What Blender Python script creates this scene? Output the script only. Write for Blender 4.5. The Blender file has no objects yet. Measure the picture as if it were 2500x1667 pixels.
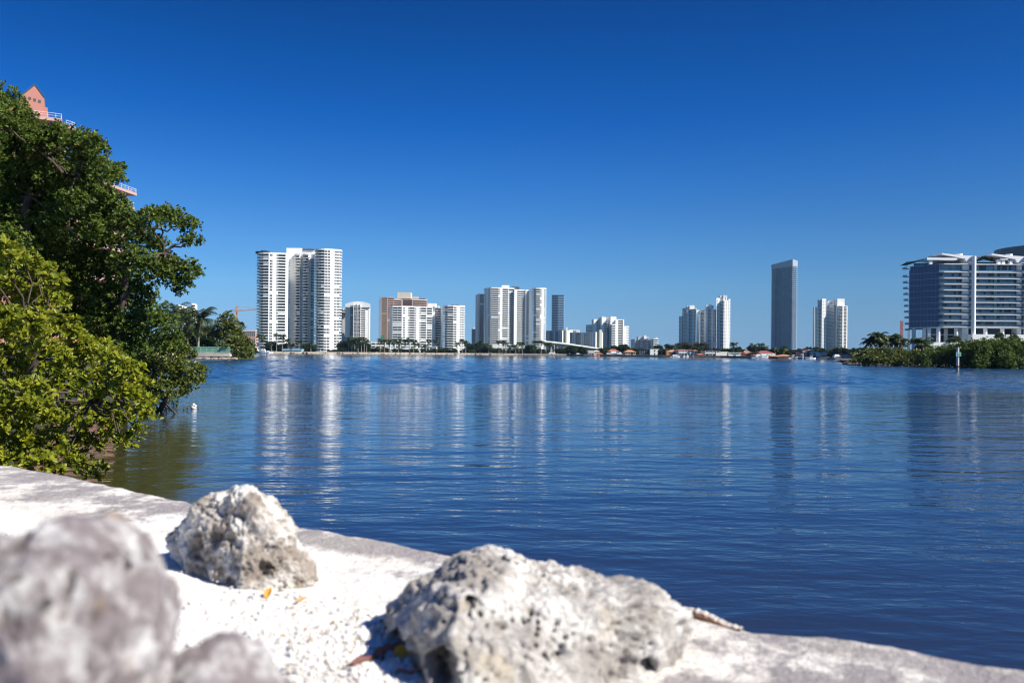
import bpy, math, random
import numpy as np
from mathutils import Vector, noise, Matrix
R = math.radians
rnd = random.Random(7)
sc = bpy.context.scene
C = sc.collection

# ------------------------------------------------------------------ camera
F = 2500 * 28 / 36.0          # focal length in photo pixels (photo is 2500 x 1667)
HC = 2.2                      # camera height over the water (z = 0)
YH = 860.5                    # horizon row at the photo's middle column
RHO = math.atan(0.0087)       # slight roll of the hand-held camera
CR, SR = math.cos(RHO), math.sin(RHO)
cam = bpy.data.cameras.new('camera')
cam.lens = 28; cam.sensor_width = 36
cam.shift_y = (YH - 833.5) / 2500
cam.clip_start = 0.05; cam.clip_end = 30000
cam.dof.use_dof = True; cam.dof.focus_distance = 18.0; cam.dof.aperture_fstop = 3.2
cam.dof.aperture_blades = 7
co = bpy.data.objects.new('camera', cam); C.objects.link(co)
co.location = (0, 0, HC)
co.matrix_world = Matrix.Translation((0, 0, HC)) @ Matrix.Rotation(-RHO, 4, 'Y') @ Matrix.Rotation(R(90), 4, 'X')
sc.camera = co

# ------------------------------------------------------------------ sky and sun
SUN_AZ, SUN_EL = R(115), R(41)      # azimuth clockwise from the view direction (+Y)
w = bpy.data.worlds.new('World'); sc.world = w; w.use_nodes = True
nt = w.node_tree; nt.nodes.clear()
sky = nt.nodes.new('ShaderNodeTexSky'); sky.sky_type = 'NISHITA'; sky.sun_disc = False
sky.sun_elevation = SUN_EL; sky.sun_rotation = SUN_AZ
sky.air_density = 1.0; sky.dust_density = 0.1; sky.ozone_density = 3.0; sky.altitude = 0
tcw = nt.nodes.new('ShaderNodeTexCoord')      # look a little above the true horizon: clear air without the yellow haze band
vm = nt.nodes.new('ShaderNodeVectorMath'); vm.operation = 'MULTIPLY_ADD'
vm.inputs[1].default_value = (1, 1, 1.6); vm.inputs[2].default_value = (0, 0, 0.10)
vn = nt.nodes.new('ShaderNodeVectorMath'); vn.operation = 'NORMALIZE'
nt.links.new(tcw.outputs['Generated'], vm.inputs[0]); nt.links.new(vm.outputs[0], vn.inputs[0]); nt.links.new(vn.outputs[0], sky.inputs[0])
hsv = nt.nodes.new('ShaderNodeHueSaturation'); hsv.inputs['Saturation'].default_value = 1.12
hsv.inputs['Hue'].default_value = 0.5
gam = nt.nodes.new('ShaderNodeGamma'); gam.inputs[1].default_value = 1.35
bg = nt.nodes.new('ShaderNodeBackground'); bg.inputs[1].default_value = 0.0632
out = nt.nodes.new('ShaderNodeOutputWorld')
nt.links.new(sky.outputs[0], gam.inputs[0]); nt.links.new(gam.outputs[0], hsv.inputs['Color'])
# deep polarised blue: the air is filtered by elevation
pz = nt.nodes.new('ShaderNodeSeparateXYZ'); nt.links.new(tcw.outputs['Generated'], pz.inputs[0])
p2 = nt.nodes.new('ShaderNodeMath'); p2.operation = 'MULTIPLY'; p2.inputs[1].default_value = 2.0; nt.links.new(pz.outputs[2], p2.inputs[0])
pr = nt.nodes.new('ShaderNodeValToRGB')
POL = [(0.021, (0.6157, 0.5629, 0.5535)), (0.083, (0.8341, 0.735, 0.6315)), (0.165, (0.9462, 0.9485, 0.8066)), (0.266, (0.8092, 0.9878, 0.9562)), (0.413, (0.4224, 0.8763, 1.0677)), (0.554, (0.1054, 0.6981, 1.0613)), (0.687, (0.0301, 0.5805, 0.9231)), (0.81, (0.0171, 0.4504, 0.7536))]
while len(pr.color_ramp.elements) < len(POL): pr.color_ramp.elements.new(0.5)
for e_, (p_, c_) in zip(pr.color_ramp.elements, POL): e_.position = p_; e_.color = (*c_, 1)
nt.links.new(p2.outputs[0], pr.inputs[0])
pm_ = nt.nodes.new('ShaderNodeMix'); pm_.data_type = 'RGBA'; pm_.blend_type = 'MULTIPLY'; pm_.inputs['Factor'].default_value = 1
nt.links.new(hsv.outputs[0], pm_.inputs['A']); nt.links.new(pr.outputs[0], pm_.inputs['B'])
# the polariser also darkens the sky towards the right of the view
ph_ = nt.nodes.new('ShaderNodeMapRange'); ph_.interpolation_type = 'SMOOTHSTEP'
ph_.inputs[1].default_value = -0.1; ph_.inputs[2].default_value = 0.75; ph_.inputs[3].default_value = 1.0; ph_.inputs[4].default_value = 0.66
nt.links.new(pz.outputs[0], ph_.inputs[0])
sc_ = nt.nodes.new('ShaderNodeVectorMath'); sc_.operation = 'SCALE'
nt.links.new(pm_.outputs['Result'], sc_.inputs[0]); nt.links.new(ph_.outputs[0], sc_.inputs['Scale'])
nt.links.new(sc_.outputs[0], bg.inputs[0]); nt.links.new(bg.outputs[0], out.inputs[0])
sun = bpy.data.lights.new('sun', 'SUN'); sun.energy = 4.8; sun.angle = R(0.53); sun.color = (1, 0.95, 0.87)
so = bpy.data.objects.new('sun', sun); C.objects.link(so)
sd = Vector((math.sin(SUN_AZ) * math.cos(SUN_EL), math.cos(SUN_AZ) * math.cos(SUN_EL), math.sin(SUN_EL)))
so.rotation_euler = sd.to_track_quat('Z', 'Y').to_euler(); so.location = sd * 50
sc.view_settings.view_transform = 'Standard'; sc.view_settings.look = 'None'
sc.view_settings.exposure = 0.74; sc.view_settings.gamma = 1
sc.cycles.max_bounces = 6; sc.cycles.transparent_max_bounces = 8
sc.cycles.use_denoising = True
sc.cycles.filter_width = 1.15
sc.cycles.sample_clamp_indirect = 6

# ------------------------------------------------------------------ helpers
def at(px, py, D):
    u = (px - 1250) / F; v = (YH - py) / F
    return Vector((D * (u * CR - v * SR), D, HC + D * (u * SR + v * CR)))
def gp(px, py, z):            # where the ray through a photo point meets the level z
    u = (px - 1250) / F; v = (YH - py) / F
    D = (z - HC) / (u * SR + v * CR)
    return at(px, py, D)
def X(px, D, py=858): return at(px, py, D)[0]
def Z(px, py, D): return at(px, py, D)[2]
def M2(px, D): return px * D / F          # photo pixels -> metres at distance D

def tag(o, label=None, cat=None, group=None, kind=None):
    if label: o['label'] = label
    if cat: o['category'] = cat
    if group: o['group'] = group
    if kind: o['kind'] = kind
    return o
def thing(name, label, cat, loc=(0, 0, 0), group=None, rz=0):
    o = bpy.data.objects.new(name, None); C.objects.link(o)
    o.empty_display_size = 0.5
    o.location = loc; o.rotation_euler = (0, 0, rz)
    return tag(o, label, cat, group)

class MB:
    """collects faces; build() links them as one mesh object (vertices are given in world or local space)"""
    def __init__(s): s.v = []; s.f = []; s.m = []; s.sm = []
    def add(s, vs, fs, mi=0, smooth=False):
        b = len(s.v); s.v += [tuple(p) for p in vs]
        for q in fs: s.f.append([b + i for i in q]); s.m.append(mi); s.sm.append(smooth)
    def quad(s, a, b, c, d, mi=0): s.add([a, b, c, d], [(0, 1, 2, 3)], mi)
    def box(s, x0, y0, z0, x1, y1, z1, mi=0):
        s.prism([(x0, y0), (x1, y0), (x1, y1), (x0, y1)], z0, z1, mi)
    def prism(s, poly, z0, z1, mi=0, cap=None):
        n = len(poly)
        a = sum(poly[i][0] * poly[(i + 1) % n][1] - poly[(i + 1) % n][0] * poly[i][1] for i in range(n))
        if a < 0: poly = poly[::-1]
        vs = [(p[0], p[1], z0) for p in poly] + [(p[0], p[1], z1) for p in poly]
        fs = [(i, (i + 1) % n, n + (i + 1) % n, n + i) for i in range(n)]
        s.add(vs, fs, mi); s.add(vs, [tuple(range(n, 2 * n)), tuple(range(n - 1, -1, -1))], mi if cap is None else cap)
    def obox(s, c, ax, ay, az, mi=0):      # centre and three half-axes
        c = Vector(c); ax = Vector(ax); ay = Vector(ay); az = Vector(az)
        vs = [c + ax * i + ay * j + az * k for k in (-1, 1) for j in (-1, 1) for i in (-1, 1)]
        s.add(vs, [(0, 2, 3, 1), (4, 5, 7, 6), (0, 1, 5, 4), (2, 6, 7, 3), (0, 4, 6, 2), (1, 3, 7, 5)], mi)
    def beam(s, a, b, r, mi=0, r2=None):
        a = Vector(a); b = Vector(b); d = (b - a)
        if d.length < 1e-6: return
        u = d.normalized(); p = u.orthogonal().normalized(); q = u.cross(p)
        s.obox((a + b) / 2, d / 2, p * r, q * (r2 or r), mi)
    def tube(s, pts, rad, n=6, mi=0, cap=True):
        pts = [Vector(p) for p in pts]; m = len(pts)
        if not hasattr(rad, '__len__'): rad = [rad] * m
        vs = []; prev = None
        for i, p in enumerate(pts):
            d = (pts[min(i + 1, m - 1)] - pts[max(i - 1, 0)]).normalized()
            if prev is None: a = d.orthogonal().normalized()
            else:
                a = prev - d * prev.dot(d)
                a = a.normalized() if a.length > 1e-6 else d.orthogonal().normalized()
            prev = a; b = d.cross(a)
            for k in range(n):
                t = 2 * math.pi * k / n
                vs.append(p + (a * math.cos(t) + b * math.sin(t)) * rad[i])
        fs = [(i * n + k, i * n + (k + 1) % n, (i + 1) * n + (k + 1) % n, (i + 1) * n + k) for i in range(m - 1) for k in range(n)]
        s.add(vs, fs, mi, True)
        if cap: s.add(vs, [tuple(range((m - 1) * n, m * n)), tuple(range(n - 1, -1, -1))], mi)
    def build(s, name, mats, parent=None, origin=None):
        me = bpy.data.meshes.new(name)
        vs = s.v
        if origin is not None:
            ox, oy, oz = origin; vs = [(x - ox, y - oy, z - oz) for x, y, z in vs]
        me.from_pydata(vs, [], s.f)
        if not isinstance(mats, (list, tuple)): mats = [mats]
        for m in mats: me.materials.append(m)
        me.polygons.foreach_set('material_index', s.m)
        me.polygons.foreach_set('use_smooth', s.sm)
        me.update()
        o = bpy.data.objects.new(name, me); C.objects.link(o)
        if parent is not None:
            o.parent = parent
            if origin is not None: o.location = Vector(origin) - parent.location
        elif origin is not None: o.location = origin
        return o
def ch(parent_world_loc): pass

# ------------------------------------------------------------------ materials
MATS = {}
def mat(name, col, rough=0.7, var=0.12, scale=1.0, spec=0.3, metal=0.0, bump=0.0, col2=None, bscale=None):
    """painted / mineral surface: base colour with procedural mottling and bump"""
    if name in MATS: return MATS[name]
    m = bpy.data.materials.new(name); m.use_nodes = True
    n = m.node_tree; b = n.nodes['Principled BSDF']
    b.inputs['Roughness'].default_value = rough; b.inputs['Metallic'].default_value = metal
    b.inputs['Specular IOR Level'].default_value = spec
    tc = n.nodes.new('ShaderNodeTexCoord')
    nz = n.nodes.new('ShaderNodeTexNoise'); nz.inputs['Scale'].default_value = scale; nz.inputs['Detail'].default_value = 5
    n.links.new(tc.outputs['Object'], nz.inputs['Vector'])
    mx = n.nodes.new('ShaderNodeMix'); mx.data_type = 'RGBA'
    c2 = col2 or tuple(c * (1 - var) for c in col)
    mx.inputs['A'].default_value = (*c2, 1); mx.inputs['B'].default_value = (*col, 1)
    mr = n.nodes.new('ShaderNodeMapRange'); mr.inputs[1].default_value = 0.35; mr.inputs[2].default_value = 0.65
    n.links.new(nz.outputs[0], mr.inputs[0]); n.links.new(mr.outputs[0], mx.inputs['Factor'])
    n.links.new(mx.outputs['Result'], b.inputs['Base Color'])
    if bump:
        bp = n.nodes.new('ShaderNodeBump'); bp.inputs['Strength'].default_value = 1; bp.inputs['Distance'].default_value = bump
        nb = n.nodes.new('ShaderNodeTexNoise'); nb.inputs['Scale'].default_value = bscale or scale * 6; nb.inputs['Detail'].default_value = 6
        n.links.new(tc.outputs['Object'], nb.inputs['Vector'])
        n.links.new(nb.outputs[0], bp.inputs['Height']); n.links.new(bp.outputs[0], b.inputs['Normal'])
    MATS[name] = m; return m
def glass(name, col, rough=0.08, spec=0.6):
    m = mat(name, col, rough, 0.5, 0.35, spec)
    return m
def leafmat(name, stops, rough=0.45, trans=0.3, spec=0.4):
    """leaf colours picked leaf by leaf from the 'leaf' attribute"""
    m = bpy.data.materials.new(name); m.use_nodes = True
    n = m.node_tree; b = n.nodes['Principled BSDF']
    at_ = n.nodes.new('ShaderNodeAttribute'); at_.attribute_name = 'leaf'
    cr = n.nodes.new('ShaderNodeValToRGB')
    while len(cr.color_ramp.elements) < len(stops): cr.color_ramp.elements.new(0.5)
    for e, (p, c) in zip(cr.color_ramp.elements, stops): e.position = p; e.color = (*c, 1)
    n.links.new(at_.outputs['Fac'], cr.inputs[0])
    n.links.new(cr.outputs[0], b.inputs['Base Color'])
    b.inputs['Roughness'].default_value = rough; b.inputs['Specular IOR Level'].default_value = spec
    tr = n.nodes.new('ShaderNodeBsdfTranslucent'); n.links.new(cr.outputs[0], tr.inputs[0])
    ms = n.nodes.new('ShaderNodeMixShader'); ms.inputs[0].default_value = trans
    o = n.nodes['Material Output']
    n.links.new(b.outputs[0], ms.inputs[1]); n.links.new(tr.outputs[0], ms.inputs[2]); n.links.new(ms.outputs[0], o.inputs[0])
    MATS[name] = m; return m

WHITE = mat('white_stucco', (0.80, 0.80, 0.78), 0.75, 0.05, 0.05)
WHITE2 = mat('white_stucco_grey', (0.70, 0.70, 0.69), 0.8, 0.08, 0.05)
CREAM = mat('cream_stucco', (0.78, 0.74, 0.64), 0.8, 0.06, 0.05)
GREYW = mat('grey_wall', (0.42, 0.44, 0.48), 0.8, 0.1, 0.08)
GLASSD = glass('dark_glazing', (0.022, 0.025, 0.035))
GLASSB = glass('blue_glazing', (0.05, 0.10, 0.17))
GLASSN = glass('navy_glazing', (0.018, 0.03, 0.06), 0.2, 0.4)
SHUT = mat('storm_shutter', (0.52, 0.53, 0.54), 0.6, 0.15, 0.5)
LOUV = mat('dark_louvre', (0.10, 0.10, 0.10), 0.7, 0.3, 1.0)
TERRA = mat('terracotta_tiles', (0.42, 0.17, 0.10), 0.85, 0.35, 0.6)
ORANGE = mat('orange_tiles', (0.62, 0.27, 0.10), 0.85, 0.3, 0.6)
SLATE = mat('dark_roof', (0.06, 0.065, 0.085), 0.8, 0.25, 0.6)
CONC = mat('concrete', (0.50, 0.48, 0.44), 0.9, 0.25, 0.4)
RIPRAP = mat('riprap_stone', (0.42, 0.35, 0.27), 0.95, 0.45, 0.9, bump=0.2)
BARK = mat('bark', (0.10, 0.075, 0.06), 0.95, 0.4, 6.0, bump=0.01)
PALMBARK = mat('palm_bark', (0.34, 0.31, 0.27), 0.95, 0.3, 3.0)
GRASS = mat('lawn', (0.07, 0.11, 0.03), 0.95, 0.3, 0.4)
STEELW = mat('white_gelcoat', (0.82, 0.83, 0.84), 0.35, 0.04, 0.3, 0.5)
def mesh_np(name, v, f, mats, parent=None, smooth=True, attr=None, attr_name='leaf', loc=None):
    """mesh object from numpy vertices and equal-sized faces; attr = one value per face"""
    me = bpy.data.meshes.new(name); v = np.asarray(v, np.float32); f = np.asarray(f, np.int32); k = f.shape[1]
    if loc is not None: v = v - np.array(loc, np.float32)
    me.vertices.add(len(v)); me.vertices.foreach_set('co', v.ravel())
    me.loops.add(f.size); me.loops.foreach_set('vertex_index', f.ravel())
    me.polygons.add(len(f)); me.polygons.foreach_set('loop_start', np.arange(0, f.size, k, dtype=np.int32))
    me.polygons.foreach_set('use_smooth', np.full(len(f), smooth))
    if attr is not None:
        a = me.attributes.new(attr_name, 'FLOAT', 'FACE'); a.data.foreach_set('value', np.asarray(attr, np.float32))
    me.update(calc_edges=True); me.validate()
    for m in (mats if isinstance(mats, (list, tuple)) else [mats]): me.materials.append(m)
    o = bpy.data.objects.new(name, me); C.objects.link(o)
    if parent is not None: o.parent = parent
    if loc is not None: o.location = Vector(loc) - (parent.location if parent is not None else Vector((0, 0, 0)))
    return o
# ================================================================== WATER
def water_material():
    m = bpy.data.materials.new('bay_water'); m.use_nodes = True
    n = m.node_tree; L = n.links.new; b = n.nodes['Principled BSDF']
    b.inputs['Roughness'].default_value = 0.04; b.inputs['IOR'].default_value = 1.333
    b.inputs['Specular IOR Level'].default_value = 0.5
    tc = n.nodes.new('ShaderNodeTexCoord')
    sep = n.nodes.new('ShaderNodeSeparateXYZ'); L(tc.outputs['Object'], sep.inputs[0])
    def math_(op, a, c=None, clamp=False):
        q = n.nodes.new('ShaderNodeMath'); q.operation = op; q.use_clamp = clamp
        for i, x in enumerate((a, c)):
            if x is None: continue
            if isinstance(x, (int, float)): q.inputs[i].default_value = x
            else: L(x, q.inputs[i])
        return q.outputs[0]
    def layer(rot, sx, sy, scale, detail, off=0, rough=0.5):
        mp = n.nodes.new('ShaderNodeMapping'); mp.inputs['Rotation'].default_value = (0, 0, R(rot))
        mp.inputs['Scale'].default_value = (sx, sy, 1); mp.inputs['Location'].default_value = (off, off * 2, 0)
        L(tc.outputs['Object'], mp.inputs[0])
        nz = n.nodes.new('ShaderNodeTexNoise'); nz.inputs['Scale'].default_value = scale
        nz.inputs['Detail'].default_value = detail; nz.inputs['Roughness'].default_value = rough
        L(mp.outputs[0], nz.inputs['Vector']); return nz.outputs[0]
    # a wind-roughened lane between about 50 and 260 m out, ragged along its edges
    pn = layer(0, .03, .09, 1.0, 4, 3)
    yy = math_('ADD', sep.outputs[1], math_('MULTIPLY', math_('SUBTRACT', pn, .5), 34))
    lane = n.nodes.new('ShaderNodeMapRange'); lane.interpolation_type = 'SMOOTHSTEP'
    lane.inputs[1].default_value = 42; lane.inputs[2].default_value = 60; L(yy, lane.inputs[0])
    lane2 = n.nodes.new('ShaderNodeMapRange'); lane2.interpolation_type = 'SMOOTHSTEP'
    lane2.inputs[1].default_value = 170; lane2.inputs[2].default_value = 330; lane2.inputs[3].default_value = 1; lane2.inputs[4].default_value = .35
    L(sep.outputs[1], lane2.inputs[0])
    rough = math_('MULTIPLY', lane.outputs[0], lane2.outputs[0])
    gust = layer(20, .25, .6, .12, 2, 11)
    a = math_('MULTIPLY', layer(8, .35, 1, .55, 2, 0), .060)
    a = math_('ADD', a, math_('MULTIPLY', layer(-14, .40, 1, 1.7, 2, 5), .033))
    g2 = math_('MULTIPLY', math_('ADD', gust, .1), .0180)
    a = math_('ADD', a, math_('MULTIPLY', layer(16, .45, 1, 5.0, 2, 9), g2))
    a = math_('ADD', a, math_('MULTIPLY', layer(-25, .6, 1, 14.0, 2, 2), .0023))
    r = math_('MULTIPLY', layer(5, .55, 1, 2.6, 3, 7, .6), math_('MULTIPLY', rough, .05))
    a = math_('ADD', a, r)
    bp = n.nodes.new('ShaderNodeBump'); bp.inputs['Strength'].default_value = 1; bp.inputs['Distance'].default_value = 1.0
    rg_ = n.nodes.new('ShaderNodeMapRange'); rg_.inputs[3].default_value = .035; rg_.inputs[4].default_value = .08; L(rough, rg_.inputs[0]); L(rg_.outputs[0], b.inputs['Roughness'])
    L(a, bp.inputs['Height']); L(bp.outputs[0], b.inputs['Normal'])
    # murky green-brown shallows by the sea wall, dark blue body farther out
    mx = n.nodes.new('ShaderNodeMix'); mx.data_type = 'RGBA'
    mx.inputs['A'].default_value = (.017, .027, .056, 1); mx.inputs['B'].default_value = (.014, .052, .130, 1)
    sh = n.nodes.new('ShaderNodeMapRange'); sh.inputs[1].default_value = 5; sh.inputs[2].default_value = 32
    L(sep.outputs[1], sh.inputs[0]); L(sh.outputs[0], mx.inputs['Factor'])
    # olive shallows under the left mangroves, with the sunlit foliage's reflection painted in too
    bx = math_('ADD', math_('ADD', sep.outputs[0], math_('MULTIPLY', sep.outputs[1], .36)), math_('MULTIPLY', math_('SUBTRACT', pn, .5), 1.5))
    ol = n.nodes.new('ShaderNodeMapRange'); ol.interpolation_type = 'SMOOTHSTEP'; ol.inputs[1].default_value = -.6; ol.inputs[2].default_value = .9; ol.inputs[3].default_value = 1; ol.inputs[4].default_value = 0
    L(bx, ol.inputs[0])
    oy = n.nodes.new('ShaderNodeMapRange'); oy.inputs[1].default_value = 24; oy.inputs[2].default_value = 36; oy.inputs[3].default_value = 1; oy.inputs[4].default_value = 0
    L(sep.outputs[1], oy.inputs[0])
    m2 = n.nodes.new('ShaderNodeMix'); m2.data_type = 'RGBA'; L(math_('MULTIPLY', ol.outputs[0], oy.outputs[0]), m2.inputs['Factor'])
    L(mx.outputs['Result'], m2.inputs['A']); m2.inputs['B'].default_value = (.050, .048, .014, 1)
    L(m2.outputs['Result'], b.inputs['Base Color'])
    return m
def water_sheet():
    """one sheet to the horizon; between about 40 and 330 m out the wind chop is real wave relief"""
    rs = np.random.RandomState(11)
    ys = [-60, -20, 0, 10, 20, 30]; y = 36.0
    while y < 345: ys.append(y); y += .27 + .0016 * (y - 36)
    ys += [350, 420, 600, 900, 2000, 4000, 7400]; ys = np.array(ys)
    us = np.concatenate([[-2.2, -1.6, -1.2, -.9], np.linspace(-.75, .75, 420), [.9, 1.2, 1.6, 2.2]])
    Y = np.repeat(ys[:, None], len(us), 1); Xg = us[None, :] * np.maximum(Y, 30.0)
    Zg = np.zeros_like(Y)
    for k in range(34):
        lam = .95 * 2.3 ** rs.rand(); th = rs.normal() * .45; ph = rs.rand() * 6.283
        kx, ky = math.sin(th) * 6.283 / lam, math.cos(th) * 6.283 / lam
        Zg += np.sin(Xg * kx + Y * ky + ph) * lam * .0037
    patch = 1 + .35 * np.sin(Xg * .031 + Y * .05 + 1) * np.sin(Xg * .013 - Y * .021)
    edge_ = 49 + 4 * np.sin(Xg * .06 + 1) + 3 * np.sin(Xg * .17) + 2 * np.sin(Xg * .41 + 2)
    sm = lambda a, b, v: (lambda t: t * t * (3 - 2 * t))(np.clip((v - a) / (b - a), 0, 1))
    amp = sm(edge_ - 9, edge_ + 20, Y) * (1 - .75 * sm(190, 320, Y)) * (1 - sm(325, 343, Y)) * patch
    Zg *= amp
    nc = len(us); V = np.stack([Xg, Y, Zg], 2).reshape(-1, 3)
    i = (np.arange(len(ys) - 1)[:, None] * nc + np.arange(nc - 1)[None, :]).ravel()
    o = mesh_np('water', V, np.stack([i, i + 1, i + nc + 1, i + nc], 1), water_material())
    tag(o, 'calm blue bay water with rippled reflections', 'water', kind='structure')
# ================================================================== SEA WALL AND GRAVEL
ZG = 1.6
edge_px = [(-900, 1000), (-350, 1078), (0, 1133), (120, 1152), (240, 1176), (360, 1203), (480, 1229), (600, 1254), (735, 1283), (820, 1297), (905, 1311),
           (1000, 1331), (1090, 1351), (1180, 1372), (1300, 1398), (1420, 1425), (1540, 1452), (1650, 1478), (1700, 1496), (1770, 1520), (1840, 1536), (1900, 1538), (2000, 1546),
           (2070, 1556), (2140, 1568), (2230, 1581), (2330, 1598), (2420, 1615), (2500, 1632), (2700, 1676), (3000, 1745)]
def lerp_poly(pts, step):
    o = []
    for a, b in zip(pts[:-1], pts[1:]):
        n = max(1, int(math.dist(a, b) / step))
        for i in range(n): o.append(tuple(a[k] + (b[k] - a[k]) * i / n for k in range(len(a))))
    o.append(tuple(pts[-1])); return o
edge = [gp(px, py, ZG) for px, py in edge_px]
edge = lerp_poly([(p.x, p.y) for p in edge], 0.012)
_e = []
for i, (x, y) in enumerate(edge):
    k = noise.fractal(Vector((x * 9, y * 9, 3)), 1.0, 2.0, 4) * .010 + noise.noise(Vector((x * 45, y * 45, 8))) * .0025
    _e.append((x + k * .7, y + k))
edge = _e
e0, e1 = Vector(edge[0]), Vector(edge[-1]); ed = (e1 - e0).normalized(); en = Vector((ed.y, -ed.x))   # inland normal
if en.y > 0: en = -en
def wall_mat():
    m = bpy.data.materials.new('weathered_sea_wall'); m.use_nodes = True
    n = m.node_tree; L = n.links.new; b = n.nodes['Principled BSDF']; b.inputs['Roughness'].default_value = .9
    b.inputs['Specular IOR Level'].default_value = .2
    tc = n.nodes.new('ShaderNodeTexCoord')
    def nz(scale, det, off=0, rough=.55):
        mp = n.nodes.new('ShaderNodeMapping'); mp.inputs['Location'].default_value = (off, off, off); L(tc.outputs['Object'], mp.inputs[0])
        q = n.nodes.new('ShaderNodeTexNoise'); q.inputs['Scale'].default_value = scale; q.inputs['Detail'].default_value = det
        q.inputs['Roughness'].default_value = rough; L(mp.outputs[0], q.inputs['Vector']); return q.outputs[0]
    def mr(x, a, c, lo=0, hi=1):
        q = n.nodes.new('ShaderNodeMapRange'); q.inputs[1].default_value = a; q.inputs[2].default_value = c
        q.inputs[3].default_value = lo; q.inputs[4].default_value = hi; L(x, q.inputs[0]); return q.outputs[0]
    def mth(op, a, c):
        q = n.nodes.new('ShaderNodeMath'); q.operation = op
        for i, x in enumerate((a, c)):
            if isinstance(x, (int, float)): q.inputs[i].default_value = x
            else: L(x, q.inputs[i])
        return q.outputs[0]
    def mix(f, A, B):
        q = n.nodes.new('ShaderNodeMix'); q.data_type = 'RGBA'; L(f, q.inputs['Factor'])
        for k, v in (('A', A), ('B', B)):
            if isinstance(v, tuple): q.inputs[k].default_value = (*v, 1)
            else: L(v, q.inputs[k])
        return q.outputs['Result']
    # distance inland from the wet edge drives the algae-grey band
    dt = n.nodes.new('ShaderNodeVectorMath'); dt.operation = 'DOT_PRODUCT'; L(tc.outputs['Object'], dt.inputs[0])
    dt.inputs[1].default_value = (en.x, en.y, 0)
    d = mth('SUBTRACT', dt.outputs['Value'], e0.dot(en))
    along = n.nodes.new('ShaderNodeVectorMath'); along.operation = 'DOT_PRODUCT'; L(tc.outputs['Object'], along.inputs[0]); along.inputs[1].default_value = (ed.x, ed.y, 0)
    base = mix(mr(nz(2.2, 6), .38, .62), (.76, .71, .63), (.87, .84, .78))
    big = nz(3.0, 8, 4, .65); fine = nz(38, 6, 2, .7)
    band = mr(d, .02, .30, .11, -.06)
    st = mth('ADD', mth('ADD', mth('MULTIPLY', big, .75), mth('MULTIPLY', fine, .25)), band)
    c = mix(mr(st, .565, .67), base, (.38, .35, .325))
    st2 = mth('ADD', mth('MULTIPLY', nz(5.5, 8, 21, .7), .8), mth('MULTIPLY', fine, .2))
    c = mix(mr(st2, .57, .66), c, (.27, .25, .255))
    # larger weathered patches where water pools
    pool = None
    for px_, py_, r_ in ((1850, 1628, .20), (1960, 1650, .16), (2120, 1665, .18), (2430, 1655, .26), (40, 1165, .42), (190, 1188, .34), (330, 1226, .30), (430, 1240, .22), (1010, 1352, .13), (930, 1345, .12), (760, 1300, .10), (1750, 1700, .2)):
        q = gp(px_, py_, ZG); vd = n.nodes.new('ShaderNodeVectorMath'); vd.operation = 'DISTANCE'; L(tc.outputs['Object'], vd.inputs[0]); vd.inputs[1].default_value = (q.x, q.y, ZG)
        f_ = mr(vd.outputs['Value'], r_ * .2, r_ * 1.5, 1, 0)
        pool = f_ if pool is None else mth('MAXIMUM', pool, f_)
    pn_ = mth('ADD', mth('MULTIPLY', nz(8, 9, 41, .72), 1.0), mth('MULTIPLY', pool, .25))
    c = mix(mr(pn_, .62, .74), c, (.33, .30, .295))
    vo = n.nodes.new('ShaderNodeTexVoronoi'); vo.inputs['Scale'].default_value = 55; L(tc.outputs['Object'], vo.inputs['Vector'])
    sp = mth('MULTIPLY', mr(vo.outputs['Distance'], .10, .22, 1, 0), mr(nz(6, 4, 51), .48, .60))
    c = mix(sp, c, (.16, .14, .13))
    c = mix(mr(nz(7, 3, 33), .70, .76), c, (.42, .25, .15))
    L(c, b.inputs['Base Color'])
    h = mth('ADD', mth('MULTIPLY', nz(30, 8, 1, .65), .016), mth('MULTIPLY', nz(140, 4, 6), .003))
    bp = n.nodes.new('ShaderNodeBump'); bp.inputs['Strength'].default_value = 1; bp.inputs['Distance'].default_value = 1
    L(h, bp.inputs['Height']); L(bp.outputs[0], b.inputs['Normal'])
    return m
SEAWALL = wall_mat()
RUST = mat('rust_stain', (.26, .10, .06), .9, .5, 25, bump=.006, col2=(.42, .24, .13))
sw = MB()
inn = [(Vector(p) + en * 1.6) for p in edge]
off = [0, .006, .02, .05, .1, .2, .35, .6, 1.0, 1.6]
rows = []
for (x, y) in edge:
    row = []
    for k, o_ in enumerate(off):
        px_, py_ = x + en.x * o_, y + en.y * o_
        z = ZG + noise.fractal(Vector((px_ * 5, py_ * 5, 1)), 1, 2, 4) * .006
        z += (-.014, -.004, 0, 0, 0, 0, 0, 0, 0, 0)[k]
        row.append((px_, py_, z))
    rows.append(row)
m_ = len(off)
vs = [p for r_ in rows for p in r_]
fs = [(i * m_ + k, i * m_ + k + 1, (i + 1) * m_ + k + 1, (i + 1) * m_ + k) for i in range(len(rows) - 1) for k in range(m_ - 1)]
sw.add(vs, fs, 0, True)
fv = [];
for (x, y) in edge:
    for z, o_ in ((ZG - .014, 0), (ZG - .06, -.004), (ZG - .35, .0), (ZG - .36, .05), (.5, .05), (-1.5, .05)):
        fv.append((x + en.x * o_, y + en.y * o_, z))
sw.add(fv, [(i * 6 + k, (i + 1) * 6 + k, (i + 1) * 6 + k + 1, i * 6 + k + 1) for i in range(len(edge) - 1) for k in range(5)], 0)
wall = thing('sea_wall', 'weathered pale concrete sea wall running diagonally along the near water edge', 'sea wall', (0, 0, 0))
sw.build('wall_cap', SEAWALL, wall)
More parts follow.
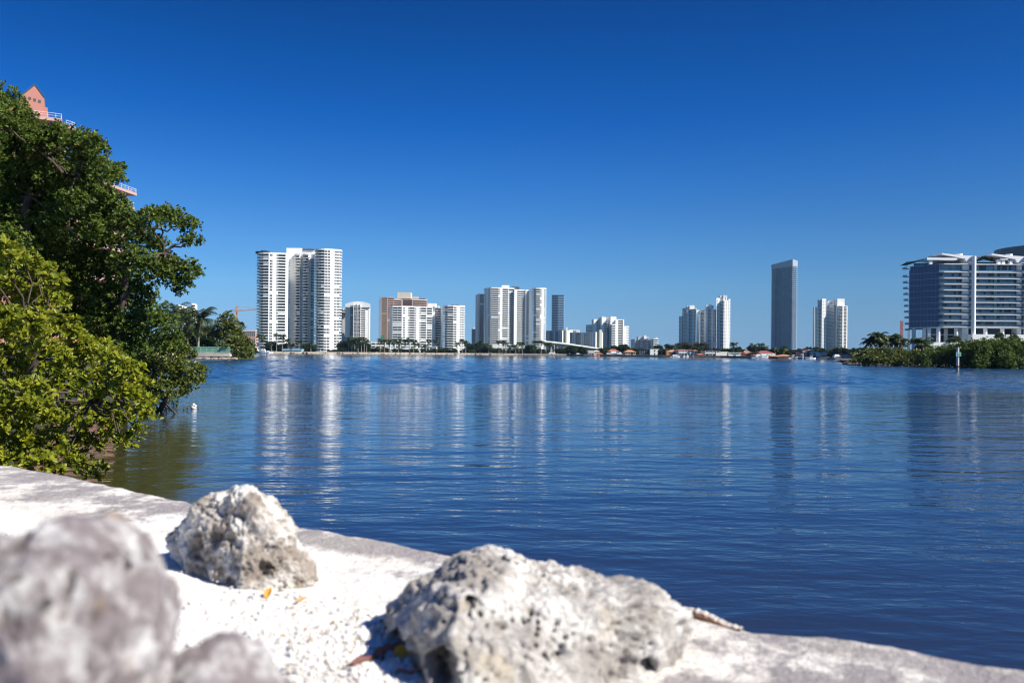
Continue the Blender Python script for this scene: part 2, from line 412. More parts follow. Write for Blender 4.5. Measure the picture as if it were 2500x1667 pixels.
# broken, rust-stained lip beside the long rock
lb = MB(); lip = [];
for i in range(31):
    t = i / 30; px = 1672 + (1815 - 1672) * t
    py = 1487 + (1532 - 1487) * t
    h = .016 * (math.sin(math.pi * min(1, t * 1.15 + .12))) ** .8 * (1 - .55 * t) + .003
    p = gp(px, py, ZG); q = en * (.038 * (1 - .6 * t) + .010)
    j = noise.noise(Vector((i * 1.7, 0, 5))) * .005
    lip.append([(p.x - en.x * .004, p.y - en.y * .004, ZG - .02), (p.x, p.y, ZG + h * .55 + j), (p.x + q.x * .35, p.y + q.y * .35, ZG + h + j),
                (p.x + q.x * .8, p.y + q.y * .8, ZG + h * .85 + j), (p.x + q.x * .9, p.y + q.y * .9, ZG + h * .5), (p.x + q.x * .75, p.y + q.y * .75, ZG - .01)])
lv = [p for r_ in lip for p in r_]
lb.add(lv, [(i * 6 + k, i * 6 + k + 1, (i + 1) * 6 + k + 1, (i + 1) * 6 + k) for i in range(30) for k in range(3)], 0)
lb.add(lv, [(i * 6 + k, i * 6 + k + 1, (i + 1) * 6 + k + 1, (i + 1) * 6 + k) for i in range(30) for k in range(3, 5)], 1)
tag(lb.build('broken_lip', [SEAWALL, RUST], wall), 'broken raised lip with rust-brown underside')

def gravel_mat():
    m = mat('white_shell_gravel', (.87, .85, .81), .9, .12, 30, .2, col2=(.76, .72, .66), bump=.007, bscale=150)
    return m
GRAVEL = gravel_mat()
gb_px = [(-500, 1150), (-100, 1212), (30, 1232), (170, 1275), (300, 1318), (400, 1352), (520, 1385), (640, 1412), (780, 1440), (850, 1458), (900, 1490), (960, 1530), (1040, 1600), (1140, 1720), (1300, 1900)]
gb = lerp_poly([(gp(px, py, ZG).x, gp(px, py, ZG).y) for px, py in gb_px], .02)
g = MB(); rows = []
for (x, y) in gb:
    k = noise.fractal(Vector((x * 7, y * 7, 13)), 1, 2, 5) * .05
    row = []
    for j in range(40):
        o_ = (j / 39) ** 1.6 * 3.2
        px_, py_ = x + en.x * (o_ + k), y + en.y * (o_ + k)
        z = ZG - .004 + .016 * min(1, o_ / .12) + noise.fractal(Vector((px_ * 6, py_ * 6, 2)), 1, 2, 4) * .008 * min(1, o_ / .1)
        row.append((px_, py_, z))
    rows.append(row)
g.add([p for r_ in rows for p in r_], [(i * 40 + k, i * 40 + k + 1, (i + 1) * 40 + k + 1, (i + 1) * 40 + k) for i in range(len(rows) - 1) for k in range(39)], 0, True)
tag(g.build('ground', GRAVEL), 'white shell gravel ground behind the sea wall', 'ground', kind='structure')
def soil():
    b = MB(); a = Vector(edge[0]) + en * 1.5; c = Vector(edge[-1]) + en * 1.5
    b.prism([tuple(a), tuple(c), tuple(c + en * 30), tuple(a + en * 30)], -1, ZG - .03)
    tag(b.build('ground', GRAVEL), 'shell gravel bank behind the camera', 'ground', kind='structure')
soil()

water_sheet()
def in_gravel(x, y):
    best = min(gb, key=lambda p: (p[0] - x) ** 2 + (p[1] - y) ** 2)
    return (Vector((x, y)) - Vector(best)).dot(en)
ICO = None
def ico(sub):
    import bmesh
    bm = bmesh.new(); bmesh.ops.create_icosphere(bm, subdivisions=sub, radius=1)
    v = np.array([x.co[:] for x in bm.verts]); f = np.array([[q.index for q in t.verts] for t in bm.faces]); bm.free()
    return v, f
def pebbles():
    v0, f0 = ico(1); rs = np.random.RandomState(3); V = []; Fc = []; A = []; base = 0; n = 0
    tries = 0
    while n < 4200 and tries < 60000:
        tries += 1
        if rs.rand() < .6: px, py = rs.uniform(700, 1130), rs.uniform(1470, 1700)
        else: px, py = rs.uniform(-50, 1100), rs.uniform(1235, 1690)
        p = gp(px, py, ZG); d = in_gravel(p.x, p.y)
        if d < .0 or (d < .12 and rs.rand() > d / .12): continue
        near = math.dist((px, py), (980, 1590))
        if rs.rand() > (1.0 if near < 140 else .13): continue
        s = (.0020 + .0048 * rs.rand() ** 3) * (1.35 if near < 110 else 1)
        q = v0 * np.array([1, .6 + .5 * rs.rand(), .45 + .4 * rs.rand()]) * s
        q = q * (1 + .25 * (rs.rand(len(v0), 1) - .5))
        t = rs.rand() * 6.28; ct, st = math.cos(t), math.sin(t)
        q = np.stack([q[:, 0] * ct - q[:, 1] * st, q[:, 0] * st + q[:, 1] * ct, q[:, 2]], 1)
        V.append(q + np.array([p.x, p.y, ZG + .014 + s * .2])); Fc.append(f0 + base); base += len(v0)
        A.append(np.full(len(f0), rs.rand())); n += 1
    pm = leafmat('pebble_shells', [(0, (.48, .44, .38)), (.25, (.70, .66, .60)), (.7, (.82, .80, .77)), (.95, (.84, .83, .80)), (1, (.50, .33, .18))], .8, 0, .3)
    tag(mesh_np('gravel', np.concatenate(V), np.concatenate(Fc), pm, attr=np.concatenate(A)), 'loose white shell and pebble gravel', 'gravel', kind='stuff')
pebbles()
def litter():
    rs = np.random.RandomState(9); V = []; Fc = []; A = []; base = 0
    for i in range(420):
        if i < 300: px, py = rs.uniform(560, 1010), rs.uniform(1450, 1680)
        else: px, py = rs.uniform(0, 1000), rs.uniform(1240, 1600)
        p = gp(px, py, ZG)
        if in_gravel(p.x, p.y) < .02: continue
        L_ = .004 + .016 * rs.rand() ** 2; W_ = L_ * (.15 + .4 * rs.rand()); t = rs.rand() * 6.28
        a = np.array([math.cos(t), math.sin(t), rs.uniform(-.1, .3)]) * L_; b = np.array([-math.sin(t), math.cos(t), 0]) * W_ * .5
        c = np.array([p.x, p.y, ZG + .019]); up = np.array([0, 0, W_ * .5])
        V.append(np.array([c - a * .5, c + b + up, c + a * .5, c - b])); Fc.append(np.array([[0, 1, 2, 3]]) + base); base += 4; A.append(rs.rand())
    lm = leafmat('dry_litter', [(0, (.08, .065, .05)), (.5, (.17, .14, .10)), (.85, (.30, .23, .13)), (1, (.48, .28, .06))], .8, .1, .2)
    tag(mesh_np('leaf_litter', np.concatenate(V), np.concatenate(Fc), lm, smooth=False, attr=A), 'scattered dry leaf crumbs on the white gravel', 'leaf litter', kind='stuff')
litter()

# ================================================================== ROCKS
def rock_mat(name, white, grey, cut, tint, pit, cs=1.0):
    m = bpy.data.materials.new(name); m.use_nodes = True
    n = m.node_tree; L = n.links.new; b = n.nodes['Principled BSDF']; b.inputs['Roughness'].default_value = .95; b.inputs['Specular IOR Level'].default_value = .15
    tc = n.nodes.new('ShaderNodeTexCoord')
    def nz(scale, det, off=0, rough=.6):
        mp = n.nodes.new('ShaderNodeMapping'); mp.inputs['Location'].default_value = (off, off, off); L(tc.outputs['Object'], mp.inputs[0])
        q = n.nodes.new('ShaderNodeTexNoise'); q.inputs['Scale'].default_value = scale; q.inputs['Detail'].default_value = det
        q.inputs['Roughness'].default_value = rough; L(mp.outputs[0], q.inputs['Vector']); return q.outputs[0]
    def mr(x, a, c):
        q = n.nodes.new('ShaderNodeMapRange'); q.inputs[1].default_value = a; q.inputs[2].default_value = c; L(x, q.inputs[0]); return q.outputs[0]
    def mix(f, A, B):
        q = n.nodes.new('ShaderNodeMix'); q.data_type = 'RGBA'; L(f, q.inputs['Factor'])
        for k, v in (('A', A), ('B', B)):
            if isinstance(v, tuple): q.inputs[k].default_value = (*v, 1)
            else: L(v, q.inputs[k])
        return q.outputs['Result']
    c = mix(mr(nz(9 * cs, 9, 2, .7), cut - .07, cut + .07), white, grey)
    c = mix(mr(nz(6 * cs, 4, 9), .60, .70), c, tint)
    c = mix(mr(nz(55, 5, 4, .7), .58, .72), c, tuple(g * .55 for g in grey))
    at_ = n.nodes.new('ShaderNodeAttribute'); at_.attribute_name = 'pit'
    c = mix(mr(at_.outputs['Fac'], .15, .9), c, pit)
    L(c, b.inputs['Base Color'])
    h = nz(70, 8, 6, .7)
    bp = n.nodes.new('ShaderNodeBump'); bp.inputs['Strength'].default_value = 1; bp.inputs['Distance'].default_value = .012
    L(h, bp.inputs['Height']); L(bp.outputs[0], b.inputs['Normal'])
    return m
def rock(label, outline, cx, cy, D, thick, mt, sub=6, seed=0, amp=.03, pit_scale=26, pit_depth=.014, holes=(), big=9, front=1.0, ridge=None, shear=0.0):
    """pitted limestone boulder: icosphere stretched to a traced silhouette, with real depth, then carved with noise and pits"""
    v, f = ico(sub)
    c0 = at(cx, cy, D)
    pts = []
    for px, py in outline:
        p = at(px, py, D); pts.append((p.x - c0.x, p.z - c0.z))
    th = np.array([math.atan2(z, x) for x, z in pts]); rr = np.array([math.hypot(x, z) for x, z in pts])
    o = np.argsort(th); th = th[o]; rr = rr[o]
    th = np.concatenate([th - 2 * math.pi, th, th + 2 * math.pi]); rr = np.concatenate([rr] * 3)
    T = np.arctan2(v[:, 2], v[:, 0]); Rv = np.interp(T, th, rr)
    rho = np.sqrt(v[:, 0] ** 2 + v[:, 2] ** 2)
    prof = rho ** .8
    P = np.stack([np.cos(T) * Rv * prof, np.sign(v[:, 1]) * np.abs(v[:, 1]) ** .85 * thick, np.sin(T) * Rv * prof], 1)
    P[:, 1] = np.where(P[:, 1] < 0, P[:, 1] * front, P[:, 1])
    if ridge:          # two facets meeting in a rough ridge on the camera side
        rx = at(ridge[0], cy, D).x - c0.x; wl, wr = M2(ridge[1], D), M2(ridge[2], D)
        tri = np.where(P[:, 0] < rx, 1 - (rx - P[:, 0]) / wl, 1 - (P[:, 0] - rx) / wr)
        yw = -ridge[3] * np.clip(tri, -.2, 1) * np.clip(1.15 - np.clip(P[:, 2], -9, 9) / (rr.max() * 1.1), .35, 1.25) * np.clip(np.abs(v[:, 1]) * 2.2, 0, 1)
        P[:, 1] = np.where(v[:, 1] < 0, P[:, 1] * .25 + yw * .85, P[:, 1])
    P[:, 1] += shear * P[:, 0]
    size = rr.mean(); pit = np.zeros(len(P))
    nrm = v / np.linalg.norm(v, axis=1, keepdims=True)
    out_ = np.empty_like(P); sd_ = Vector((seed * 13.7, seed * 5.1, seed * 2.3))
    for i in range(len(P)):
        p = Vector(P[i]); q = p + sd_; nn = nrm[i]
        d = noise.fractal(q * big, 1.0, 2.1, 4) * amp
        d += (noise.ridged_multi_fractal(q * big * 2.2, 1.0, 2.1, 3, 1, 2) - 1.2) * amp * .42
        f1 = noise.voronoi(q * pit_scale)[0][0]
        w_ = max(0, noise.noise(q * 7 + Vector((5, 5, 5))) + .45)
        a1 = max(0, 1 - f1 / .42); d -= a1 * pit_depth * w_
        f2 = noise.voronoi(q * pit_scale * 2.3 + Vector((3, 1, 7)))[0][0]
        a2 = max(0, 1 - f2 / .45); d -= a2 * pit_depth * .45
        f3 = noise.voronoi(q * pit_scale * 3.4 + Vector((7, 3, 1)))[0]
        w3 = max(0, min(1, noise.noise(q * 11 + Vector((1, 8, 3))) * 2.2 + .55)); a3 = max(0, 1 - f3[0] / .48) * w3; d -= a3 * pit_depth * .75
        d += (noise.ridged_multi_fractal(q * 34, 1.0, 2.2, 3, 1, 2) - 1.1) * amp * .16
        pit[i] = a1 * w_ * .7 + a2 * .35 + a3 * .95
        out_[i] = (p.x + nn[0] * d, p.y + nn[1] * d, p.z + nn[2] * d)
    for hx, hy, hr, hd in holes:       # deeper hollows on the side towards the water-wall path
        h0 = at(hx, hy, D); r_ = M2(hr, D)
        dd = np.hypot(out_[:, 0] - (h0.x - c0.x), (out_[:, 2] - (h0.z - c0.z)))
        wob = np.array([noise.fractal(Vector((p[0] * 16 + hx, p[1] * 16, p[2] * 16 + hy)), 1, 2, 3) for p in out_])
        dd = dd * (1 + .75 * wob)
        a = np.clip(1 - (dd / r_) ** 2, 0, 1) ** .8 * (v[:, 1] < .2)
        out_[:, 1] += a * hd; pit = np.maximum(pit, a * .7)
    me_loc = (c0.x, c0.y, c0.z)
    ob = mesh_np('limestone_rock', out_, f, mt)
    at_ = ob.data.attributes.new('pit', 'FLOAT', 'POINT'); at_.data.foreach_set('value', pit.astype(np.float32))
    ob.location = me_loc
    return tag(ob, label, 'rock', 'limestone rocks on the sea wall')
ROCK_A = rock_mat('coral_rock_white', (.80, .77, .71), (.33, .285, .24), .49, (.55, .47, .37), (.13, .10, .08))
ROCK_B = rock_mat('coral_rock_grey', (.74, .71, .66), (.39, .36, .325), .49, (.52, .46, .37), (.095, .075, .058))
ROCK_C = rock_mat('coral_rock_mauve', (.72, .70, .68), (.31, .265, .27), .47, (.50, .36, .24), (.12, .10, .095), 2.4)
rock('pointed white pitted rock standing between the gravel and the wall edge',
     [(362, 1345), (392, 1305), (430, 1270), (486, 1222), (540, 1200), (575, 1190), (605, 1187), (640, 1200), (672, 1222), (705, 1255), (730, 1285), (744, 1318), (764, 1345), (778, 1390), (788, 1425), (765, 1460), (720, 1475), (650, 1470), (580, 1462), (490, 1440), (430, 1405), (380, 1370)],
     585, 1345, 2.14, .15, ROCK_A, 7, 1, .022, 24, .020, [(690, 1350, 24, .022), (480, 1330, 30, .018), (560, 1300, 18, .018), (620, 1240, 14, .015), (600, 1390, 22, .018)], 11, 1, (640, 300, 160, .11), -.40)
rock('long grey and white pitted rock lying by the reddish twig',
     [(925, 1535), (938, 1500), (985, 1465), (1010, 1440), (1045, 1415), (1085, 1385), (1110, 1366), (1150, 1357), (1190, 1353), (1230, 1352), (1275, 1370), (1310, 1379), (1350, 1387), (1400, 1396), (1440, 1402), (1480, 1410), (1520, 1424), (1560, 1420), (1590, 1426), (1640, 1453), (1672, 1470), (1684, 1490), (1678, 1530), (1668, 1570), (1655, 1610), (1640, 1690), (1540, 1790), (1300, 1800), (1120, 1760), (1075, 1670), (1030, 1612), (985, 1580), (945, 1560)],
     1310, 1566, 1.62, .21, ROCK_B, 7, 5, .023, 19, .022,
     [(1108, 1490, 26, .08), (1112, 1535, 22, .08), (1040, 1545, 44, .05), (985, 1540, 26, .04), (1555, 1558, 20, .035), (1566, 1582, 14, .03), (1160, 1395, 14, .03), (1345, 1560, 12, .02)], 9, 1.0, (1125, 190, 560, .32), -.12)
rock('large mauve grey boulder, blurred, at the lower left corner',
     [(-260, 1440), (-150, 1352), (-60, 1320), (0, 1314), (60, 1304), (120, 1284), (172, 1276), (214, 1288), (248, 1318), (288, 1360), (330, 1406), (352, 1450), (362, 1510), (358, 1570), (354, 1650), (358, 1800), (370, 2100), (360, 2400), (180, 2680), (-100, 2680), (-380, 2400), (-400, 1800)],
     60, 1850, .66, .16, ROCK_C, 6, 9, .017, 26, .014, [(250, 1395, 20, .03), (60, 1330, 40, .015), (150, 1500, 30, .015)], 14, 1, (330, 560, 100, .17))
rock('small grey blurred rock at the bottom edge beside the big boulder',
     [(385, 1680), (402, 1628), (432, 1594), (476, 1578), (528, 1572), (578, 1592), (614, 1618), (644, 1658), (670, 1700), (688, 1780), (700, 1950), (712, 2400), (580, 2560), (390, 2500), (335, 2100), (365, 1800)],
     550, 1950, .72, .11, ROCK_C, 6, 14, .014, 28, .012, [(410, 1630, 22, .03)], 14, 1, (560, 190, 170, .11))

TWIG = mat('reddish_twig', (.20, .09, .075), .8, .4, 40, bump=.003)
YLEAF = mat('yellow_leaf', (.66, .33, .03), .6, .35, 60)
def twig(label, a, b, r, side=None):
    m = MB(); p = gp(*a, ZG + .02); q = gp(*b, ZG + .035); n_ = 9
    pts = [p.lerp(q, i / n_) + Vector((0, 0, .004 * math.sin(i * 1.3))) for i in range(n_ + 1)]
    m.tube(pts, [r * (.75 + .3 * math.sin(i * .9 + 1) ** 2) for i in range(n_ + 1)], 8)
    if side:
        s0 = p.lerp(q, side); m.tube([s0, s0 + Vector((-.004, -.012, -.006)), s0 + Vector((-.006, -.03, -.016))], [r * .6, r * .5, r * .35], 6)
    tag(m.build('twig', TWIG), label, 'twig')
twig('thick reddish brown twig lying on the gravel beside the long rock', (860, 1622), (975, 1568), .0062, .72)
twig('thin brown twig at the bottom edge under the yellow leaf', (965, 1640), (1060, 1628), .003)
def leaf_piece(label, px, py, L_, az, tilt, lobes=False):
    m = MB(); c = gp(px, py, ZG + .022); t = az
    f_ = Vector((math.cos(t), math.sin(t), tilt)).normalized(); s_ = Vector((-math.sin(t), math.cos(t), 0)); up = f_.cross(s_)
    ring = []
    for i in range(22):
        a = 2 * math.pi * i / 22; rad = 1 - .1 * math.cos(a)
        if lobes: rad *= .72 + .34 * abs(math.cos(a * 2.5))
        ring.append(c + f_ * math.cos(a) * L_ * .5 * rad + s_ * math.sin(a) * L_ * .28 * rad * (1.7 if lobes else 1) + up * (.12 * L_ * math.sin(a) ** 2))
    m.add([c] + ring, [(0, 1 + i, 1 + (i + 1) % 22) for i in range(22)])
    top = [p + up * .0006 for p in [c] + ring]; m.add(top, [(0, 1 + i, 1 + (i + 1) % 22) for i in range(22)])
    tag(m.build('fallen_leaf', YLEAF), label, 'leaf', 'fallen yellow leaves')
leaf_piece('large lobed yellow leaf curled against the long rock', 993, 1597, .055, 1.2, 1.0, True)
leaf_piece('yellow leaf touching the foot of the pointed white rock', 655, 1446, .030, 1.5, .8)
leaf_piece('small yellow leaf just below the pointed white rock', 738, 1463, .026, .6, .3)
leaf_piece('pale yellow leaf crumb beside the reddish twig', 925, 1583, .02, .3, .3)
# pale stick stuck between the long rock and the gravel
sb = MB(); p = gp(1040, 1600, ZG + .03); q = gp(1052, 1640, ZG + .02); sb.tube([p, p.lerp(q, .5), q], [.004, .0055, .003], 8)
tag(sb.build('stick', mat('pale_wood', (.55, .42, .28), .8, .2, 30)), 'short pale wood stub at the foot of the long rock', 'stick')
# ================================================================== LAND
shore_px = [(-400, 300), (250, 300), (430, 330), (500, 420), (560, 560), (600, 640), (700, 650), (860, 680), (1000, 720), (1150, 740), (1265, 735), (1385, 700), (1400, 640), (1500, 600), (1620, 560), (1760, 530), (1900, 490), (2030, 470), (2110, 420), (2200, 420), (2900, 420)]
shore = [(X(px, D), D) for px, D in shore_px]
ZL = 1.3
lb_ = MB()
ls = lerp_poly(shore, 12); n_ = len(ls)
lv = [(x, y, -.6) for x, y in ls] + [(x, y + 1.6, ZL * .6) for x, y in ls] + [(x, y + 2.6, ZL) for x, y in ls] + [(x * (1 + 40 / max(y, 50)), y + 40, ZL) for x, y in ls] + [(x * 7000 / y, 7000, ZL) for x, y in ls]
lb_.add(lv, [(k * n_ + i, k * n_ + i + 1, (k + 1) * n_ + i + 1, (k + 1) * n_ + i) for k in range(2) for i in range(n_ - 1) if ls[i][0] < 45], 1)
lb_.add(lv, [(k * n_ + i, k * n_ + i + 1, (k + 1) * n_ + i + 1, (k + 1) * n_ + i) for k in range(2) for i in range(n_ - 1) if ls[i][0] >= 45], 2)
lb_.add(lv, [(k * n_ + i, k * n_ + i + 1, (k + 1) * n_ + i + 1, (k + 1) * n_ + i) for k in range(2, 4) for i in range(n_ - 1)], 0)
tag(lb_.build('land', [GRASS, RIPRAP, mat('bulkhead_dock_shade', (.10, .095, .09), .9, .5, .5)]), 'flat green land of the far shore', 'land', kind='structure')  # dark bulkhead strip whose tone also stands in for shade under the docks
rb = MB(); rs_ = random.Random(4)
v0_, f0_ = ico(1); V = []; Fc = []; b_ = 0
for i in range(len(ls)):
    x, y = ls[i]
    if not (-330 < x < 46 and y > 500): continue
    for k in range(5):
        s = rs_.uniform(.35, .95); t = rs_.random()
        x2 = x + rs_.uniform(-6, 6); c = (x2, y + rs_.uniform(-.3, 2.4), .1 + rs_.uniform(0, 1.15))
        V.append(v0_ * np.array([s * 1.4, s, s * .7]) * (1 + .3 * (np.random.RandomState(i * 7 + k).rand(len(v0_), 1) - .5)) + np.array(c)); Fc.append(f0_ + b_); b_ += len(v0_)
tag(mesh_np('riprap', np.concatenate(V), np.concatenate(Fc), RIPRAP, smooth=False), 'line of tan boulders along the far shoreline', 'riprap', kind='stuff')

# ================================================================== TOWERS
def tower(name, label, blocks, D, z0=ZL - .2, fh=3.0, mode='floors', wall=WHITE, glz=GLASSD, par=None, extras=(), skip=.0, seed=1, cat='apartment tower', parapet_h=0.85, rec=2.4, cap=100, group=None, wfrac=.62, roof=None):
    """high-rise: each block is a plan outline of bays (b balcony, w window, p plain wall) given as (kind, [(photo px, distance), ...])"""
    rg = random.Random(seed); par = par or wall
    px0 = blocks[0]['bays'][0][1][0][0]
    allp = [p for b in blocks for by in b['bays'] for p in by[1]]
    cx = sum(X(*p) for p in allp) / len(allp); cy = sum(p[1] for p in allp) / len(allp)
    th = thing(name, label, cat, (cx, cy, z0), group)
    body = MB(); items = []           # items: (kind, width, MB)
    for bl in blocks:
        ztop = Z(bl['bays'][0][1][0][0], bl['top'], bl['bays'][0][1][0][1]) if 'top' in bl else bl['z']
        zb = bl.get('z0', z0); f_h = bl.get('fh', fh); crown = bl.get('crown', 1.6)
        nf = max(1, int((ztop - crown - zb) / f_h)); zf0 = ztop - crown - nf * f_h
        poly = []
        for kind, pts in bl['bays']:
            P = [Vector((X(px, d), d)) for px, d in pts]
            N = []
            for i in range(len(P)):
                a = P[max(0, i - 1)]; c = P[min(len(P) - 1, i + 1)]; t = (c - a).normalized(); N.append(Vector((t.y, -t.x)))
            if kind == 'b':
                rc = bl.get('rec', rec); poly += [p - n * rc for p, n in zip(P, N)]
                width = sum((P[i + 1] - P[i]).length for i in range(len(P) - 1))
                stack = MB()
                # roof slab over the recess
                top = MB()
                for i in range(len(P) - 1):
                    q = [P[i], P[i + 1], P[i + 1] - N[i + 1] * rc, P[i] - N[i] * rc]
                    body.prism([tuple(x) for x in q], zf0 + nf * f_h - .05, ztop - .02, 0)
                for f in range(nf):
                    m = MB() if mode == 'floors' else stack
                    zz = zf0 + f * f_h
                    for i in range(len(P) - 1):
                        a, c = P[i], P[i + 1]; na, nc = N[i], N[i + 1]
                        ai, ci = a - na * rc, c - nc * rc
                        m.prism([tuple(a), tuple(c), tuple(ci), tuple(ai)], zz - .12, zz + .10, 0)
                        a2, c2 = a - na * .18, c - nc * .18
                        m.prism([tuple(a), tuple(c), tuple(c2), tuple(a2)], zz + .10, zz + parapet_h, 0)
                        g1, g2 = ai + na * .06, ci + nc * .06
                        m.quad((*g1, zz + .12), (*g2, zz + .12), (*g2, zz + f_h - .14), (*g1, zz + f_h - .14), 1)
                        L_ = (c - a).length; k = max(1, int(L_ / 5.5))
                        for j in range(1, k):
                            t = j / k; p = ai.lerp(ci, t) + na * .07; e = (ci - ai).normalized() * .16
                            m.prism([tuple(p - e), tuple(p + e), tuple(p + e + na * .12), tuple(p - e + na * .12)], zz + .12, zz + f_h - .3, 0)
                        if rg.random() < .07 and mode == 'floors':
                            s1, s2 = a - na * .25, c - nc * .25
                            m.quad((*s1, zz + parapet_h), (*s2, zz + parapet_h), (*s2, zz + f_h - .14), (*s1, zz + f_h - .14), 2)
                    if mode == 'floors': items.append(('balcony', width, m))
                if mode != 'floors': items.append(('balcony_stack', width, stack))
            else:
                poly += P
                if kind in 'wvg':
                    stack = MB(); width = (P[-1] - P[0]).length
                    for f in range(nf):
                        if rg.random() < skip: continue
                        m = MB() if mode == 'floors' else stack
                        zz = zf0 + f * f_h
                        for i in range(len(P) - 1):
                            a, c, na = P[i], P[i + 1], N[i]; e = (c - a); L_ = e.length; e = e.normalized()
                            if kind == 'g': n_w = 1; fr = .92; h0, h1 = .12, f_h - .12
                            elif kind == 'v': n_w = max(1, round(L_ / 4.2)); fr = .36; h0, h1 = .75, f_h - .75
                            else: n_w = max(1, round(L_ / 3.4)); fr = wfrac + .2; h0, h1 = .8, f_h - .45
                            for j in range(n_w):
                                c_ = a + e * (L_ * (j + .5) / n_w); hw = L_ / n_w * fr / 2
                                l, r = c_ - e * hw, c_ + e * hw
                                o1 = na * .05
                                m.prism([tuple(l), tuple(r), tuple(r + o1), tuple(l + o1)], zz + h0, zz + h1, 1)
                                if mode == 'floors':
                                    mm = e * .11
                                    m.prism([tuple(c_ - mm + o1), tuple(c_ + mm + o1), tuple(c_ + mm + o1 * 2), tuple(c_ - mm + o1 * 2)], zz + h0, zz + h1, 0)
                                    m.prism([tuple(l - e * .1 ), tuple(r + e * .1), tuple(r + e * .1 + o1 * 2.6), tuple(l - e * .1 + o1 * 2.6)], zz + h0 - .16, zz + h0, 0)
                        if mode == 'floors': items.append(('window', width, m))
                    if mode != 'floors': items.append(('window_column', width, stack))
        dp = bl.get('depth', 22)
        yb = max(poly[-1][1], poly[0][1]) + dp; q1, q0 = poly[-1], poly[0]
        back = [(q1[0] * (yb / q1[1] if q1[0] < 0 else 1), yb), (q0[0] * (yb / q0[1] if q0[0] > 0 else 1), yb)]
        body.prism([tuple(p) for p in poly] + back, zb, ztop, 0)
        # raised roof edge following the front
        for kind, pts in bl['bays']:
            if kind == 'b' or bl.get('nocrown'): continue
    loc = (cx, cy, z0)
    body.build('wall', [wall], th, loc)
    wins = {}
    for it in items: wins.setdefault(it[0], []).append(it)
    for kind, lst in wins.items():
        lst.sort(key=lambda t: -t[1])
        mats = [par, glz, SHUT]
        for it in lst[:cap]: it[2].build(kind, mats, th, loc)
        if len(lst) > cap:
            m = MB()
            for it in lst[cap:]:
                b0 = len(m.v); m.v += it[2].v; m.f += [[b0 + q for q in f] for f in it[2].f]; m.m += it[2].m; m.sm += it[2].sm
            tag(m.build(kind, mats, th, loc), kind='stuff')
    for nm, pxa, pxb, d, dep, pyb, pyt, mt in extras:
        e = MB(); e.box(X(pxa, d), d, Z((pxa + pxb) / 2, pyb, d), X(pxb, d), d + dep, Z((pxa + pxb) / 2, pyt, d)); e.build(nm, mt, th, loc)
    return th

def zx1(z): return 580 + z / 4.9
# ---- the tallest white tower pair, left
tower('white_tower', 'tallest white residential tower with curved balcony corners and a rooftop garden', [
    dict(top=619.5, depth=24, bays=[('b', [(625, 858), (627, 850), (632, 846), (641, 844.5), (653.9, 844)]), ('p', [(653.9, 844), (656.5, 844.3)]), ('w', [(656.5, 844.3), (664, 845.2)]),
        ('p', [(664, 845.2), (673, 846.5)]), ('w', [(673, 846.5), (677.5, 847)]), ('b', [(677.5, 847), (695.5, 850)]), ('p', [(695.5, 850), (702, 851.5)]), ('p', [(702, 851.5), (702.4, 866)])]),
    dict(top=621, depth=26, bays=[('v', [(702.5, 868), (708, 868.5)]), ('p', [(708, 868.5), (715.8, 869)]), ('b', [(716, 868), (717.5, 864), (723, 862.5), (731, 862), (732.5, 865)]), ('p', [(732.6, 868), (736, 868)]),
        ('b', [(736, 867), (738, 862), (745, 860.5), (752, 860), (754.5, 863)]), ('p', [(754.6, 866), (757.5, 866)]), ('w', [(757.5, 866), (764.5, 865)]), ('p', [(764.5, 865), (766, 864)])]),
    dict(top=612, depth=28, bays=[('b', [(766, 860), (766.8, 850), (769.5, 844.5), (775, 842), (782, 841), (790, 840.8)]), ('w', [(790.2, 840.8), (804.5, 843)]), ('p', [(804.5, 843), (814.5, 845)]), ('w', [(814.5, 845), (827, 848)]),
        ('b', [(827, 848), (831, 850.5), (833, 855), (833.6, 863)])])],
    850, fh=3.06, seed=3, skip=.14, extras=[('penthouse', 697, 733.5, 874, 14, 623, 605.5, WHITE), ('penthouse', 733.6, 766, 876, 10, 623, 611, WHITE2), ('roof_louvre', 736, 764, 875, 8, 611, 607.5, LOUV),
            ('roof_block', 726, 752, 868, 5, 622, 616, WHITE)])
